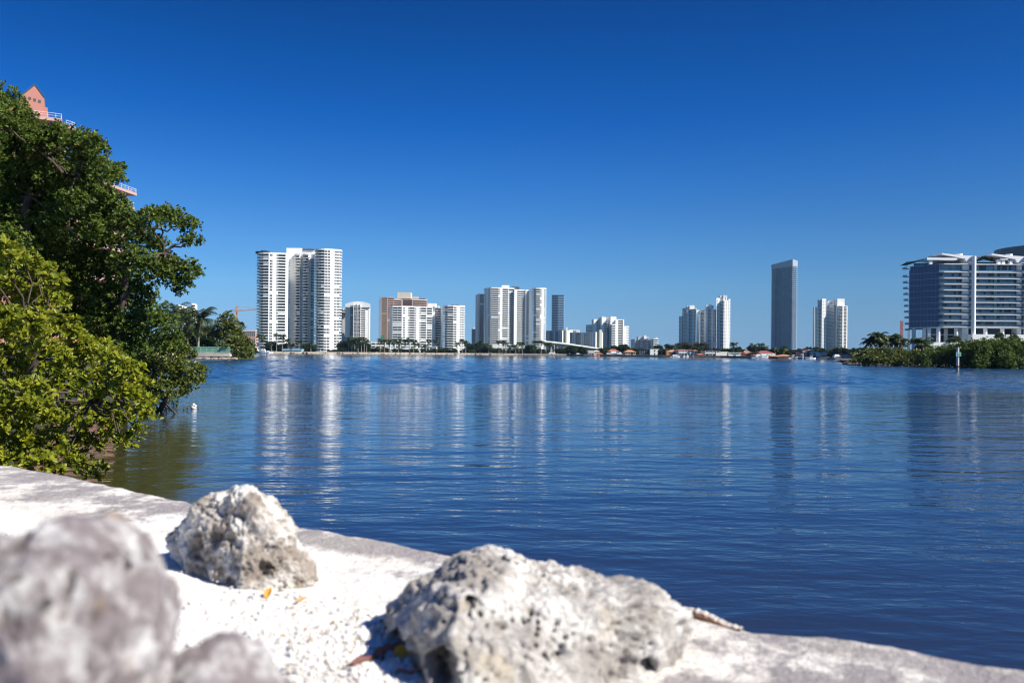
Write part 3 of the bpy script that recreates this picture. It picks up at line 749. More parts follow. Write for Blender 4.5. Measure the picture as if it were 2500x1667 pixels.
# ---- arched white tower
def arched():
    D = 1000
    th = tower('arched_tower', 'slim white tower with an arched top and a tall central glass strip', [
        dict(top=744, depth=20, bays=[('p', [(842, 1012), (846, 1001)]), ('p', [(846, 1001), (853, 1000)]), ('b', [(853, 1000), (862, 999.5)]), ('g', [(862.2, 997), (870.3, 997)]), ('p', [(870.3, 997), (871.1, 997)]), ('g', [(871.1, 997), (879, 997)]), ('b', [(879.2, 999.5), (891, 1000)]), ('p', [(891, 1000), (897, 1000.5)]), ('w', [(897, 1000.5), (901.5, 1001.5)]), ('p', [(901.5, 1001.5), (903, 1006)])])],
        D, fh=2.75, seed=5, glz=glass('grey_glazing', (.17, .19, .21)), par=WHITE)
    m = MB(); n = 14; pts = []
    for i in range(n + 1):
        t = i / n; px = 842 + 61 * t; py = 743.2 - 8.6 * max(0, math.sin(math.pi * (.06 + .88 * t))) ** .8 + 1.2
        pts.append((X(px, 999), Z(px, py, 999)))
    zb = Z(870, 750, 999)
    f = [(x, 998.6, z) for x, z in pts]; b = [(x * 1.0214, 1020, z) for x, z in pts]; fb = [(x, 998.6, zb) for x, z in pts]; bb = [(x * 1.0214, 1020, zb) for x, z in pts]
    v = f + b + fb + bb; k = n + 1
    m.add(v, [q for i in range(n) for q in ((i, i + 1, k + i + 1, k + i), (2 * k + i, 2 * k + i + 1, i + 1, i), (k + i, k + i + 1, 3 * k + i + 1, 3 * k + i))])
    m.add(v, [(0, k, 3 * k, 2 * k), (n, 2 * k + n, 3 * k + n, k + n)])
    m.build('arched_roof', WHITE, th, tuple(th.location))
    fr = MB()
    for px in (862.2, 870.7, 879): fr.box(X(px, 996.7) - .25, 996.5, ZL, X(px, 996.7) + .25, 997.1, Z(px, 739, 997))
    for i in range(11):
        z = Z(870, 741, 997) - i * 4.6
        fr.box(X(862.2, 996.7), 996.62, z - .2, X(879, 996.7), 996.98, z + .2)
    fr.build('window_frame', WHITE, th, tuple(th.location))
arched()
BROWN = mat('brown_panels', (.22, .14, .10), .8, .2, .1)
tower('striped_tower', 'narrow tower of white ribs and brown stripes half hidden beside the tallest tower',
      [dict(top=752, depth=18, bays=[('p', [(829, 1052), (833.5, 1050)]), ('g', [(833.5, 1050), (835.5, 1050)]), ('p', [(835.5, 1049), (838.5, 1049)]), ('g', [(838.5, 1050), (840.2, 1050)]), ('p', [(840.2, 1049), (845, 1049)])])],
      1050, mode='stack', glz=BROWN, extras=[('dark_crown', 829, 845, 1047, 14, 771, 757, LOUV), ('crown_slab', 828.5, 845.5, 1046, 16, 763, 760.5, WHITE2)])
# ---- building under construction
def construction():
    D = 1020; PINK = mat('bare_concrete_pinkish', (.60, .50, .44), .9, .15, .1); BRICK = mat('brick_infill', (.33, .16, .115), .9, .3, .2); BEIGE = mat('beige_render', (.66, .58, .46), .9, .1, .1)
    th = tower('unfinished_tower', 'unfinished beige and brick tower wrapped in scaffolding behind the lower white block', [
        dict(top=727, depth=22, crown=.6, bays=[('b', [(926, 1034), (928, 1024), (944, 1021)]), ('p', [(944, 1021), (945.5, 1021)]), ('b', [(945.5, 1021), (962, 1024)])]),
        dict(top=729.5, depth=22, crown=1.5, bays=[('b', [(962.2, 1026), (979, 1029)]), ('p', [(979, 1029), (982, 1029)]), ('b', [(982, 1029), (1005, 1026)]), ('p', [(1005, 1026), (1006, 1026)]), ('b', [(1006, 1026), (1025, 1030), (1042.5, 1034)])])],
        D, fh=2.75, wall=PINK, par=PINK, glz=BRICK, seed=8, parapet_h=.55, rec=2.6, cap=60, cat='building',
        extras=[('roof_box', 969, 1001.5, 1030, 14, 728.5, 713.5, BEIGE), ('roof_box', 1006, 1019, 1032, 8, 729, 724.5, BEIGE), ('roof_box', 1020, 1036, 1034, 6, 731.5, 728.5, LOUV)])
    m = MB()
    for i in range(13):
        px = 924.5 + i * 1.7; d = 1019 if i > 1 else 1021
        m.beam((X(px, d), d, ZL), (X(px, d), d, Z(px, 725 - (i % 3 == 0) * 2, d)), .11)
    for k in range(22):
        z = 8 + k * 2.75; m.beam((X(924.5, 1019), 1019.2, z + 1), (X(945, 1019), 1019.2, z + 1), .09)
    m.build('scaffolding', mat('scaffold_steel', (.30, .25, .22), .7, .2, 1), th, tuple(th.location))
    n = MB(); n.box(X(930, 1018.6), 1018.4, Z(930, 833, 1019), X(938, 1018.6), 1018.5, Z(930, 818, 1019)); n.build('safety_net', mat('green_net', (.06, .22, .16), .9, .2, 1), th, tuple(th.location))
construction()
# ---- lower white block
tower('white_block', 'mid rise white block with grey vertical ribs and long balcony bands', [
    dict(top=748, depth=24, bays=[('p', [(950, 946), (955.5, 934)]), ('b', [(955.5, 934), (957, 931), (980, 930.5)]), ('p', [(980, 930.5), (983, 930.8)]), ('w', [(983, 930.8), (989, 931.6)]), ('p', [(989, 931.6), (994.5, 932.5)]), ('w', [(994.5, 932.5), (998.5, 933)]),
        ('b', [(998.5, 933), (1011, 934.8)]), ('w', [(1011.2, 934.8), (1016, 935.4)]), ('p', [(1016, 935.4), (1023, 936.4)]), ('w', [(1023, 936.4), (1027, 937)]), ('b', [(1027, 937), (1040, 938.8)]), ('p', [(1040, 938.6), (1041.5, 938.8)]), ('b', [(1041.5, 939), (1054.5, 941)])]),
    dict(top=749, depth=18, bays=[('p', [(1054.6, 943), (1055, 950)]), ('p', [(1055, 950), (1061, 950)]), ('b', [(1061, 950), (1075, 948)]), ('p', [(1075, 950), (1080.4, 940)])]),
    dict(top=746.5, depth=26, bays=[('b', [(1080.5, 948), (1081.5, 940), (1085, 936), (1092, 934), (1105.5, 933.5)]), ('w', [(1105.7, 933.5), (1114.5, 935)]), ('p', [(1114.5, 935), (1121.5, 936.5)]), ('w', [(1121.5, 936.5), (1131.5, 939)]), ('b', [(1131.5, 939), (1134, 941), (1134.8, 948)])])],
    930, fh=2.82, seed=11, skip=.06, cat='apartment block', extras=[('penthouse', 1043, 1063, 948, 10, 750, 740.5, WHITE), ('roof_block', 1067, 1071, 947, 5, 750, 746.5, WHITE), ('roof_dome', 1101, 1119, 938, 8, 747, 743.5, SLATE)])
# ---- wide white tower with its slim annex
tower('slim_white_tower', 'slim white balcony tower tucked against the left side of the wide white tower', [
    dict(top=720, depth=20, bays=[('p', [(1160, 1128), (1166.5, 1108)]), ('b', [(1166.5, 1108), (1168, 1105), (1180, 1104)]), ('p', [(1180, 1104), (1182, 1106)])])], 1105, fh=2.85, seed=15,
    extras=[('roof_block', 1170, 1174, 1108, 4, 720.5, 717.5, GREYW)])
tower('wide_white_tower', 'wide white tower with rounded right corner and two rooftop boxes', [
    dict(top=705.5, depth=26, bays=[('b', [(1179.5, 1103), (1181, 1096), (1185, 1090)]), ('p', [(1185, 1090), (1191, 1080)]), ('w', [(1191, 1080), (1195.5, 1075)]), ('b', [(1195.5, 1075), (1198, 1073.5), (1215.5, 1074)]), ('w', [(1215.7, 1074), (1220.5, 1074.8)]), ('p', [(1220.5, 1074.8), (1225.5, 1075.8)]),
        ('b', [(1225.5, 1075.8), (1239.5, 1078)]), ('p', [(1239.5, 1078), (1241, 1078.2)]), ('b', [(1241, 1078.2), (1254.5, 1080.5)])]),
    dict(top=706, depth=24, bays=[('p', [(1254.6, 1076), (1261, 1077)]), ('b', [(1261.1, 1081), (1281.5, 1084)]), ('p', [(1281.6, 1083), (1284, 1083)]), ('w', [(1284, 1083), (1290, 1084)]), ('p', [(1290, 1084), (1297, 1078)])]),
    dict(top=704, depth=24, bays=[('b', [(1297, 1086), (1298, 1079), (1301.5, 1076), (1308, 1074.5), (1317, 1074.5)]), ('w', [(1317.1, 1074.5), (1321.5, 1075.2)]), ('p', [(1321.5, 1075.2), (1326.5, 1076.3)]), ('b', [(1326.5, 1076.3), (1330.5, 1078.5), (1332.5, 1083), (1333, 1090)])])],
    1080, fh=2.87, seed=17, skip=.07, extras=[('roof_box', 1223.5, 1242, 1088, 12, 707, 696.3, WHITE), ('roof_louvre', 1248, 1266.5, 1086, 8, 707, 700, LOUV)])
tower('blue_grey_tower', 'small blue grey tower peeking between the lower white block and the wide tower',
      [dict(top=803, depth=16, crown=.5, bays=[('w', [(1151, 1420), (1160, 1412)])])], 1420, mode='stack', wall=GREYW, par=GREYW, fh=3.2, extras=[('roof_box', 1155, 1158.5, 1416, 5, 803.5, 799, WHITE2)])
# ---- parking podiums
tower('parking_garage', 'three level white parking garage with dark openings behind a row of palms', [
    dict(top=834.5, depth=24, crown=1.3, fh=3.3, rec=3, bays=[x for k in range(9) for x in (('p', [(904 + k * 12, 880), (905.6 + k * 12, 880)]), ('b', [(905.6 + k * 12, 880.2), (916 + k * 12, 880.2)]))])],
    880, seed=21, glz=LOUV, parapet_h=1.5, cat='parking garage')
tower('white_podium', 'low white podium with dark slots in front of the wide white tower', [
    dict(top=841, depth=22, crown=4.2, fh=3.3, rec=3, bays=[x for k in range(6) for x in (('p', [(1195 + k * 15.4, 1000), (1197.5 + k * 15.4, 1000)]), ('b', [(1197.5 + k * 15.4, 1000.2), (1210.4 + k * 15.4, 1000.2)]))])],
    1000, seed=22, glz=LOUV, parapet_h=1.8, cat='podium')
tower('grey_parking_deck', 'shaded grey parking deck behind palms at the foot of the arched tower', [
    dict(top=844, depth=18, crown=.8, fh=2.9, rec=3, bays=[x for k in range(3) for x in (('p', [(862 + k * 14, 830), (863.2 + k * 14, 830)]), ('b', [(863.2 + k * 14, 830.2), (876 + k * 14, 830.2)]))])],
    830, seed=23, wall=GREYW, par=WHITE2, glz=LOUV, parapet_h=1.2, cat='parking deck')
tower('grey_parking_deck', 'shaded grey parking deck behind palms at the foot of the slim white tower', [
    dict(top=851, depth=18, crown=.8, fh=2.7, rec=3, bays=[x for k in range(2) for x in (('p', [(1174 + k * 9, 900), (1175.2 + k * 9, 900)]), ('b', [(1175.2 + k * 9, 900.2), (1183 + k * 9, 900.2)]))])],
    900, seed=24, wall=GREYW, par=WHITE2, glz=LOUV, parapet_h=1.2, cat='parking deck')
# ---- dark slab-lined tower
tower('dark_blue_tower', 'dark blue tower ringed by thin pale floor slabs, standing alone right of the wide tower', [
    dict(top=721, depth=30, crown=.4, bays=[('b', [(1345, 2318), (1347, 2304), (1361, 2300), (1375, 2304), (1377.5, 2318)])])], 2300, fh=4.9, mode='stack', wall=mat('deep_blue_wall', (.025, .065, .125), .5, .2, .1, .3), par=mat('pale_slab', (.30, .44, .58), .7, .1, .1), glz=mat('deep_blue_wall', (.03, .05, .10)), parapet_h=1.0, rec=1.8)
# ---- long cream ended apartment slabs
BLUW = mat('pale_blue_wall', (.62, .66, .72), .8, .08, .05)
def slab(label, a, b, c, d0, d1, d2, top, rib, ribtop, seed):
    bays = []; n = 9; kinds = 'bvbbvbbvv'[-n:]
    for i in range(n):
        p0 = a + (b - a) * i / n; p1 = a + (b - a) * (i + 1) / n; q0 = d0 + (d1 - d0) * i / n; q1 = d0 + (d1 - d0) * (i + 1) / n
        bays.append((kinds[i], [(p0, q0), (p1, q1)]))
    th = tower('apartment_slab', label, [dict(top=top, depth=22, bays=bays, crown=1.2, nocrown=1), dict(top=top - .6, depth=20, bays=[('p', [(b + .05, d1), (c, d2)])])], d1, fh=2.9, mode='stack', wall=BLUW, par=BLUW, glz=GLASSB, seed=seed, cat='apartment block', rec=1.5)
    e = MB(); e.prism([(X(b + .1, d1), d1 - .3), (X(c, d2), d2 - .3), (X(c, d2) + 3, d2 + 10), (X(b, d1) + 3, d1 + 9)], ZL, Z(b, top - 1, d1)); e.build('end_wall', CREAM, th, tuple(th.location))
    e = MB(); e.box(X(rib[0], d1 + 1), d1 - 1, ZL, X(rib[1], d1 + 1), d1 + 6, Z(rib[0], ribtop, d1)); e.build('stair_shaft', CREAM, th, tuple(th.location))
    return th
slab('farther pale blue apartment slab with a cream end wall and stair shaft', 1331, 1372, 1389.5, 1213, 1200, 1206, 807, (1380.5, 1385), 799, 1)
slab('nearer pale blue apartment slab with a cream end wall behind the bridge', 1390, 1453.5, 1468.5, 1168, 1150, 1156, 811.5, (1463, 1469), 805, 2)
e_ = tower('cream_rooftop_block', 'cream block showing above the roof between the two apartment slabs', [dict(top=805, depth=10, bays=[('p', [(1390, 1262), (1401, 1264)]), ('p', [(1401, 1263), (1415, 1266)])])], 1262, wall=CREAM, mode='stack', cat='building', extras=[('roof_box', 1405, 1414.5, 1261, 6, 811, 805.4, CREAM)])
# ---- clustered white high-rises with turquoise roofs
TURQ = mat('turquoise_roof', (.10, .42, .52), .6, .1, .3)
D_ = 1400
cl = tower('clustered_tower', 'cluster of stepped white and grey high rises with small turquoise roofs', [
    dict(top=793, depth=12, bays=[('w', [(1430, 1432), (1437, 1420)]), ('v', [(1437, 1420), (1448, 1424)])]),
    dict(top=780, depth=14, bays=[('p', [(1444, 1424), (1449, 1412)]), ('p', [(1449, 1412), (1456, 1414)]), ('b', [(1456, 1414), (1460.5, 1416)])]),
    dict(top=775, depth=16, bays=[('p', [(1460, 1424), (1468.5, 1404)]), ('p', [(1468.5, 1404), (1479.5, 1406)])]),
    dict(top=787.5, depth=10, bays=[('b', [(1466, 1410), (1481.5, 1398)])]),
    dict(top=774.5, depth=18, bays=[('p', [(1480, 1420), (1490, 1398)]), ('p', [(1490, 1398), (1504, 1402)])]),
    dict(top=792, depth=10, bays=[('b', [(1487, 1400), (1493, 1390)]), ('b', [(1493, 1390), (1502, 1393)])]),
    dict(top=779.5, depth=18, bays=[('p', [(1502, 1396), (1508.5, 1397)]), ('b', [(1508.5, 1398), (1520, 1400)]), ('p', [(1520, 1399), (1523, 1400)])]),
    dict(top=796, depth=16, bays=[('v', [(1523.1, 1404), (1531, 1408)]), ('w', [(1531, 1408), (1535, 1414)])])],
    D_, fh=2.95, mode='stack', seed=31, rec=1.6)
for px in (1470.5, 1492.5):
    m = MB(); x0, x1 = X(px - 3.5, 1408), X(px + 5, 1408); y0, y1 = 1408, 1418; zz = Z(px, 775.4, 1408); xm = (x0 + x1) / 2
    m.add([(x0, y0, zz), (x1, y0, zz), (x1, y1, zz), (x0, y1, zz), (xm, (y0 + y1) / 2, zz + 3.6)], [(0, 1, 4), (1, 2, 4), (2, 3, 4), (3, 0, 4), (3, 2, 1, 0)]); m.build('turquoise_roof', TURQ, cl, tuple(cl.location))
# ---- grey hotel
tower('grey_hotel', 'low wide grey hotel with banded white right end behind shoreline trees', [
    dict(top=828, depth=14, bays=[('p', [(1540, 1268), (1550, 1262)]), ('p', [(1550, 1262), (1551.5, 1262)])]),
    dict(top=829.5, depth=16, bays=[('w', [(1551.5, 1263), (1558, 1260)]), ('b', [(1558, 1260), (1562, 1258)]), ('w', [(1562, 1258), (1573, 1252)]), ('b', [(1573, 1252), (1578, 1249)]), ('w', [(1578, 1249), (1585, 1245)])]),
    dict(top=828, depth=14, bays=[('p', [(1585, 1248), (1595, 1240)])]),
    dict(top=826, depth=14, bays=[('b', [(1595, 1238), (1607.5, 1242)])])],
    1255, fh=3.0, mode='stack', wall=mat('mid_grey_wall', (.52, .53, .57), .8, .1, .1), par=WHITE, glz=GLASSB, cat='hotel',
    extras=[('penthouse', 1557, 1584, 1262, 12, 830, 821.5, GREYW), ('penthouse', 1572, 1577.5, 1258, 5, 827, 818.5, WHITE), ('roof_box', 1577.5, 1584, 1259, 6, 827, 822, GREYW), ('roof_box', 1600.5, 1605, 1242, 4, 826.5, 823.5, WHITE)])
# ---- three pale towers
D_ = 1690
tower('pale_tower', 'leftmost stepped pale grey tower of the three close together behind the grey green tree', [
    dict(top=772, depth=12, bays=[('w', [(1657, 1716), (1661, 1708)]), ('p', [(1661, 1708), (1665, 1706)])]),
    dict(top=752.5, depth=14, bays=[('p', [(1665, 1710), (1669, 1702)]), ('w', [(1669, 1702), (1676, 1692)])]),
    dict(top=754.5, depth=16, bays=[('p', [(1676, 1692), (1681.5, 1692.5)]), ('w', [(1681.5, 1694), (1685.5, 1689)]), ('w', [(1685.5, 1689), (1690, 1684)]), ('p', [(1690, 1684), (1694, 1681)]), ('w', [(1694, 1681), (1698, 1677)])]),
    dict(top=757, depth=14, bays=[('p', [(1700, 1702), (1707, 1694)])])],
    D_, fh=3.0, mode='stack', wall=WHITE2, par=WHITE2, seed=41,
    extras=[('roof_box', 1677, 1681, 1694, 10, 756, 746, WHITE), ('roof_box', 1682.5, 1695, 1690, 10, 756, 745.2, WHITE), ('roof_box', 1700.5, 1706.5, 1693, 6, 766, 756.5, WHITE), ('roof_box', 1696, 1699.5, 1680, 6, 756, 752.5, WHITE)])
tower('pale_tower', 'middle pale tower of the three, with a bright right face', [
    dict(top=757, depth=14, bays=[('w', [(1709.5, 1700), (1714, 1692)]), ('w', [(1714, 1692), (1718, 1686)]), ('p', [(1718, 1686), (1724, 1679)])]),
    dict(top=752.5, depth=14, bays=[('p', [(1724, 1678), (1729, 1678)]), ('w', [(1729, 1680), (1736, 1674)]), ('p', [(1736, 1674), (1740, 1670)])]),
    dict(top=755, depth=14, bays=[('v', [(1740, 1672), (1748, 1676)])])],
    D_, fh=3.0, mode='stack', wall=WHITE2, par=WHITE2, seed=42,
    extras=[('roof_box', 1723, 1728, 1682, 10, 757, 744.5, WHITE2), ('roof_box', 1731, 1736, 1680, 10, 757, 743.5, WHITE), ('roof_box', 1736, 1741, 1680, 8, 757, 746, GREYW)])
tower('pale_tower', 'tallest pale tower of the three, crossed by a long slanting shadow', [
    dict(top=727.5, depth=14, bays=[('v', [(1748.2, 1668), (1757, 1671)])]),
    dict(top=734, depth=14, bays=[('w', [(1757.2, 1672), (1762, 1664)]), ('w', [(1762, 1664), (1766, 1662)]), ('v', [(1766, 1662), (1774, 1664)]), ('p', [(1774, 1664), (1777.5, 1666)])]),
    dict(top=730, depth=14, bays=[('p', [(1777.5, 1665), (1780, 1666)]), ('b', [(1780, 1667), (1782.5, 1672)])])],
    D_, fh=3.0, mode='stack', wall=WHITE, par=WHITE, seed=43,
    extras=[('roof_box', 1757, 1764, 1674, 10, 735, 722, WHITE2), ('roof_box', 1765, 1768.5, 1670, 8, 735, 720.5, WHITE), ('roof_box', 1770.5, 1774, 1670, 8, 735, 721, WHITE)])
# ---- tall slab-lined glass tower
SLABG = mat('grey_slab_edge', (.40, .47, .56), .6, .1, .1)
m_t = tower('tall_glass_tower', 'tallest dark glass tower at right with thin balcony slabs and a slanted crown', [
    dict(top=650, depth=30, crown=.5, rec=2.2, bays=[('b', [(1880.5, 1578), (1891, 1567)]), ('p', [(1891, 1568), (1892, 1567)]), ('b', [(1892, 1567), (1900, 1559)]), ('b', [(1900.2, 1560), (1909, 1551)]), ('p', [(1909, 1552), (1911, 1550)]), ('b', [(1911, 1549), (1933, 1527)]), ('b', [(1933.2, 1527), (1945.5, 1534)])])],
    1555, fh=3.9, mode='stack', wall=mat('steel_blue_wall', (.23, .30, .39), .5, .2, .1), par=SLABG, glz=mat('tower_blue_glass', (.115, .175, .25), .3, .2, .1, .4), parapet_h=.8, seed=51)
cb = MB()
xa, xb, xc = X(1881, 1578), X(1933.2, 1527), X(1945.2, 1535); za, zb_, zc = Z(1881, 646.5, 1578), Z(1933, 633, 1527), Z(1945, 637, 1535); zl = Z(1910, 653.5, 1550)
v = [(xa, 1577, zl), (xb, 1526.5, zl), (xc, 1533.5, zl), (xc - 28, 1590, zl), (xa, 1577, za), (xb, 1526.5, zb_), (xc, 1533.5, zc), (xc - 28, 1590, zc)]
cb.add(v, [(0, 1, 5, 4), (1, 2, 6, 5), (2, 3, 7, 6), (3, 0, 4, 7), (4, 5, 6, 7), (3, 2, 1, 0)])
cb.build('slanted_crown', mat('crown_panel', (.36, .42, .50), .5, .08, .05), m_t, tuple(m_t.location))
# ---- right white tower with twin pillars
tower('twin_pillar_tower', 'white and slate blue tower with two bright rooftop pillars, right of the tall glass tower', [
    dict(top=750, depth=16, bays=[('p', [(1984, 1700), (1987.5, 1690)]), ('p', [(1987.5, 1690), (1991, 1690)]), ('v', [(1991, 1690), (1999, 1691)]), ('b', [(1999, 1691), (2004.5, 1691)])]),
    dict(top=731, depth=12, bays=[('p', [(2004.6, 1689), (2006, 1684)]), ('v', [(2006, 1684), (2016, 1687)])]),
    dict(top=745.5, depth=14, bays=[('w', [(2016.1, 1716), (2026, 1700)]), ('w', [(2026, 1700), (2036, 1684)])]),
    dict(top=731, depth=14, bays=[('p', [(2036, 1690), (2043, 1680)]), ('p', [(2043, 1680), (2046, 1680)])]),
    dict(top=747, depth=14, bays=[('w', [(2043, 1680), (2050, 1672)]), ('b', [(2050, 1672), (2056, 1671)]), ('p', [(2056, 1671), (2059.5, 1671.5)]), ('b', [(2059.5, 1672), (2066.5, 1673)]), ('p', [(2066.5, 1673), (2068, 1676)])])],
    1690, fh=3.0, mode='stack', wall=WHITE, par=WHITE, seed=61,
    extras=[('roof_pillar', 1998.5, 2005.8, 1693, 8, 752, 731.5, GREYW), ('roof_pillar', 2006.2, 2015.8, 1688, 10, 752, 729.5, WHITE), ('roof_pillar', 2036, 2043, 1688, 10, 750, 730.5, WHITE2), ('roof_pillar', 2043.2, 2061, 1684, 10, 750, 729, WHITE), ('roof_machine', 2020, 2036, 1700, 6, 746, 735, WHITE2)])
# ================================================================== FOLIAGE
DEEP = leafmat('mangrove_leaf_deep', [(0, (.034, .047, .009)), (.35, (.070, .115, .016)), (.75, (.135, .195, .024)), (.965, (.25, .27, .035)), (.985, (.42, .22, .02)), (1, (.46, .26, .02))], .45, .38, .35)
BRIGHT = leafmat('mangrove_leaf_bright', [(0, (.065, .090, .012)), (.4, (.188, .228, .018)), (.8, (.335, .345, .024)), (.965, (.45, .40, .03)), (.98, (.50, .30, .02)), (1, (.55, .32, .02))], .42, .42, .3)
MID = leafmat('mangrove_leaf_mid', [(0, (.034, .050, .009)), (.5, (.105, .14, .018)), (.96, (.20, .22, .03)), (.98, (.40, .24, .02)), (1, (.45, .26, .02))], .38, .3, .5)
GREYG = leafmat('leaf_grey_green', [(0, (.07, .08, .035)), (.6, (.14, .15, .06)), (1, (.24, .23, .10))], .6, .25, .2)
FARG = leafmat('far_tree_leaf', [(0, (.012, .022, .010)), (.5, (.030, .050, .018)), (1, (.065, .085, .028))], .6, .2, .2)
OLIVE = leafmat('far_hedge_leaf', [(0, (.035, .050, .014)), (.6, (.075, .10, .025)), (1, (.13, .145, .035))], .6, .2, .2)
CASU = leafmat('casuarina_needles', [(0, (.055, .062, .045)), (.6, (.095, .105, .075)), (1, (.14, .145, .10))], .8, .2, .1)
PALMG = leafmat('palm_leaf', [(0, (.018, .032, .012)), (.5, (.045, .070, .022)), (.9, (.10, .125, .035)), (1, (.26, .22, .07))], .5, .25, .35)

def unit(a): return a / np.maximum(np.linalg.norm(a, axis=-1, keepdims=True), 1e-9)
def leaves(P, A, n, L0, W0, rs, fine=True, spread=(.5, 1.35)):
    """rosettes of n leaves at points P around axes A; returns vertices, faces and a colour value per face"""
    N = len(P); P = np.repeat(P, n, 0); A = unit(np.repeat(A, n, 0)); K = len(P)
    t = np.cross(A, rs.normal(size=(K, 3))); t = unit(t)
    ang = rs.uniform(spread[0], spread[1], (K, 1))
    d = unit(A * np.cos(ang) + t * np.sin(ang))
    s = unit(np.cross(d, A) + 1e-6); nr = unit(np.cross(s, d))
    sz = np.repeat(rs.uniform(.55, 1.3, (N, 1)), n, 0); L_ = L0 * sz * rs.uniform(.6, 1.2, (K, 1)); W_ = W0 * sz * rs.uniform(.6, 1.2, (K, 1)) * .5
    b = P + d * L_ * .08; tip = P + d * L_
    if fine:
        l1 = P + d * L_ * .40 + s * W_ * .85 + nr * W_ * .25; l2 = P + d * L_ * .78 + s * W_ * .85 + nr * W_ * .3
        r1 = P + d * L_ * .40 - s * W_ * .85 + nr * W_ * .25; r2 = P + d * L_ * .78 - s * W_ * .85 + nr * W_ * .3
        V = np.stack([b, l1, l2, tip, r2, r1], 1).reshape(-1, 3); i = np.arange(K)[:, None] * 6
        Fq = np.concatenate([i + np.array([[0, 1, 2, 3]]), i + np.array([[0, 3, 4, 5]])], 1).reshape(-1, 4); rep = 2
    else:
        l = P + d * L_ * .55 + s * W_ + nr * W_ * .3; r = P + d * L_ * .55 - s * W_ + nr * W_ * .3
        V = np.stack([b, l, tip, r], 1).reshape(-1, 3); i = np.arange(K)[:, None] * 4
        Fq = i + np.array([[0, 1, 2, 3]]); rep = 1
    val = np.clip(np.repeat(rs.rand(N), n) * .35 + rs.rand(K) * .65, 0, 1)
    return V, Fq, np.repeat(val, rep)
def lobes_to_tips(lobes, dens, rs, shell=.45, under=.35, yflat=1.0, gapt=-.28):
    """scatter branch tips through ellipsoid lobes (centre, radius); returns points and axes"""
    P, A = [], []
    for c, r in lobes:
        n = max(6, int(dens * r * r))
        d = unit(rs.normal(size=(n, 3)))
        rad = (shell + (1 - shell) * rs.rand(n) ** .6)
        bump_ = np.array([noise.fractal(Vector(tuple(x * 1.6 + np.array(c) * 1.7)), 1, 2, 3) for x in d])
        rad = rad * (1 + .42 * bump_)
        keep = (d[:, 2] > -.25) | (rs.rand(n) < under)
        gap = np.array([noise.noise(Vector(tuple(x * 2.6 + np.array(c) * 2.3 + 9))) for x in d]) > gapt
        keep &= gap
        p = np.array(c) + d * (rad * r)[:, None] * np.array([1, yflat, .82])
        a = d * .8 + np.array([.12, -.15, .55]) + rs.normal(size=(n, 3)) * .25
        P.append(p[keep]); A.append(a[keep])
    return np.concatenate(P), np.concatenate(A)
def limb(m, a, b, r0, r1, rs, wob=.12, n=6, sides=6):
    a = Vector(a); b = Vector(b); L_ = (b - a).length; pts = []
    for i in range(n + 1):
        t = i / n; p = a.lerp(b, t)
        if 0 < i < n: p += Vector(rs.normal(size=3)) * L_ * wob * .35
        p.z += math.sin(t * math.pi) * L_ * .06
        pts.append(p)
    m.tube(pts, [r0 + (r1 - r0) * i / n for i in range(n + 1)], sides)
    return pts
def leafy(name, label, cat, base, lobes, dens, leaf, L0, W0, n=7, seed=0, group=None, trunk_r=.12, fine=True, shell=.45, under=.35, twigs=.06, roots=0, bark=None, yflat=1.0, forks=None, gapt=-.28):
    """tree or bush: tapered trunk, limbs to each lobe, twigs to a share of the tips, leaf rosettes on every tip"""
    rs = np.random.RandomState(seed); bark = bark or BARK
    th = thing(name, label, cat, base, group)
    P, A = lobes_to_tips(lobes, dens, rs, shell, under, yflat, gapt)
    V, Fq, val = leaves(P, A, n, L0, W0, rs, fine)
    mesh_np('crown', V, Fq, leaf, th, smooth=False, attr=val, loc=base)
    m = MB(); B = Vector(base)
    cs = [Vector(c) for c, r in lobes]; cen = sum(cs, Vector()) / len(cs)
    fork = forks or [B.lerp(cen, .35), B.lerp(cen, .7)]
    fork = [Vector(f) for f in fork]
    limb(m, B, fork[0], trunk_r, trunk_r * .75, rs, .06, 6, 8); limb(m, fork[0], fork[1], trunk_r * .75, trunk_r * .5, rs, .06, 6, 8)
    for k in range(roots):
        a = 6.28 * k / roots + rs.rand(); q = B + Vector((math.cos(a), math.sin(a), 0)) * rs.uniform(.5, 1.4) * max(1, trunk_r * 8); q.z = -.3
        s0 = B.lerp(fork[0], rs.uniform(.2, .6)); mid = (s0 + q) / 2 + Vector((0, 0, .35))
        m.tube([s0, mid, q], [trunk_r * .3, trunk_r * .25, trunk_r * .2], 5)
    for c, r in lobes:
        c = Vector(c); f = min(fork + [B.lerp(fork[0], .8)], key=lambda q: (q - c).length + (.6 * max(0, q.z - c.z)))
        limb(m, f, c, trunk_r * .22, trunk_r * .06, rs, .10, 6, 5)
    if twigs:
        idx = np.where(rs.rand(len(P)) < twigs)[0]
        LC = np.array([c for c, r in lobes]); LR = np.array([r for c, r in lobes])
        for i in idx:
            k = np.argmin(np.linalg.norm(LC - P[i], axis=1) / LR)
            c = LC[k] + (P[i] - LC[k]) * .15
            m.tube([c, (c + P[i]) / 2 + rs.normal(size=3) * LR[k] * .08, P[i]], [trunk_r * .10, trunk_r * .07, trunk_r * .03], 3, 0, False)
    m.build('trunk', bark, th, base)
    return th
def pl(lst, D, jitter=0, seed=0, scale=1.0):
    """photo-space lobes (px, py, radius[, extra distance]) -> world lobes at distance D"""
    rs = np.random.RandomState(seed + 77); o = []
    for t in lst:
        d = D + (t[3] if len(t) > 3 else 0) + rs.uniform(-jitter, jitter)
        p = at(t[0], t[1], d); o.append((tuple(p), M2(t[2], d) * scale))
    return o

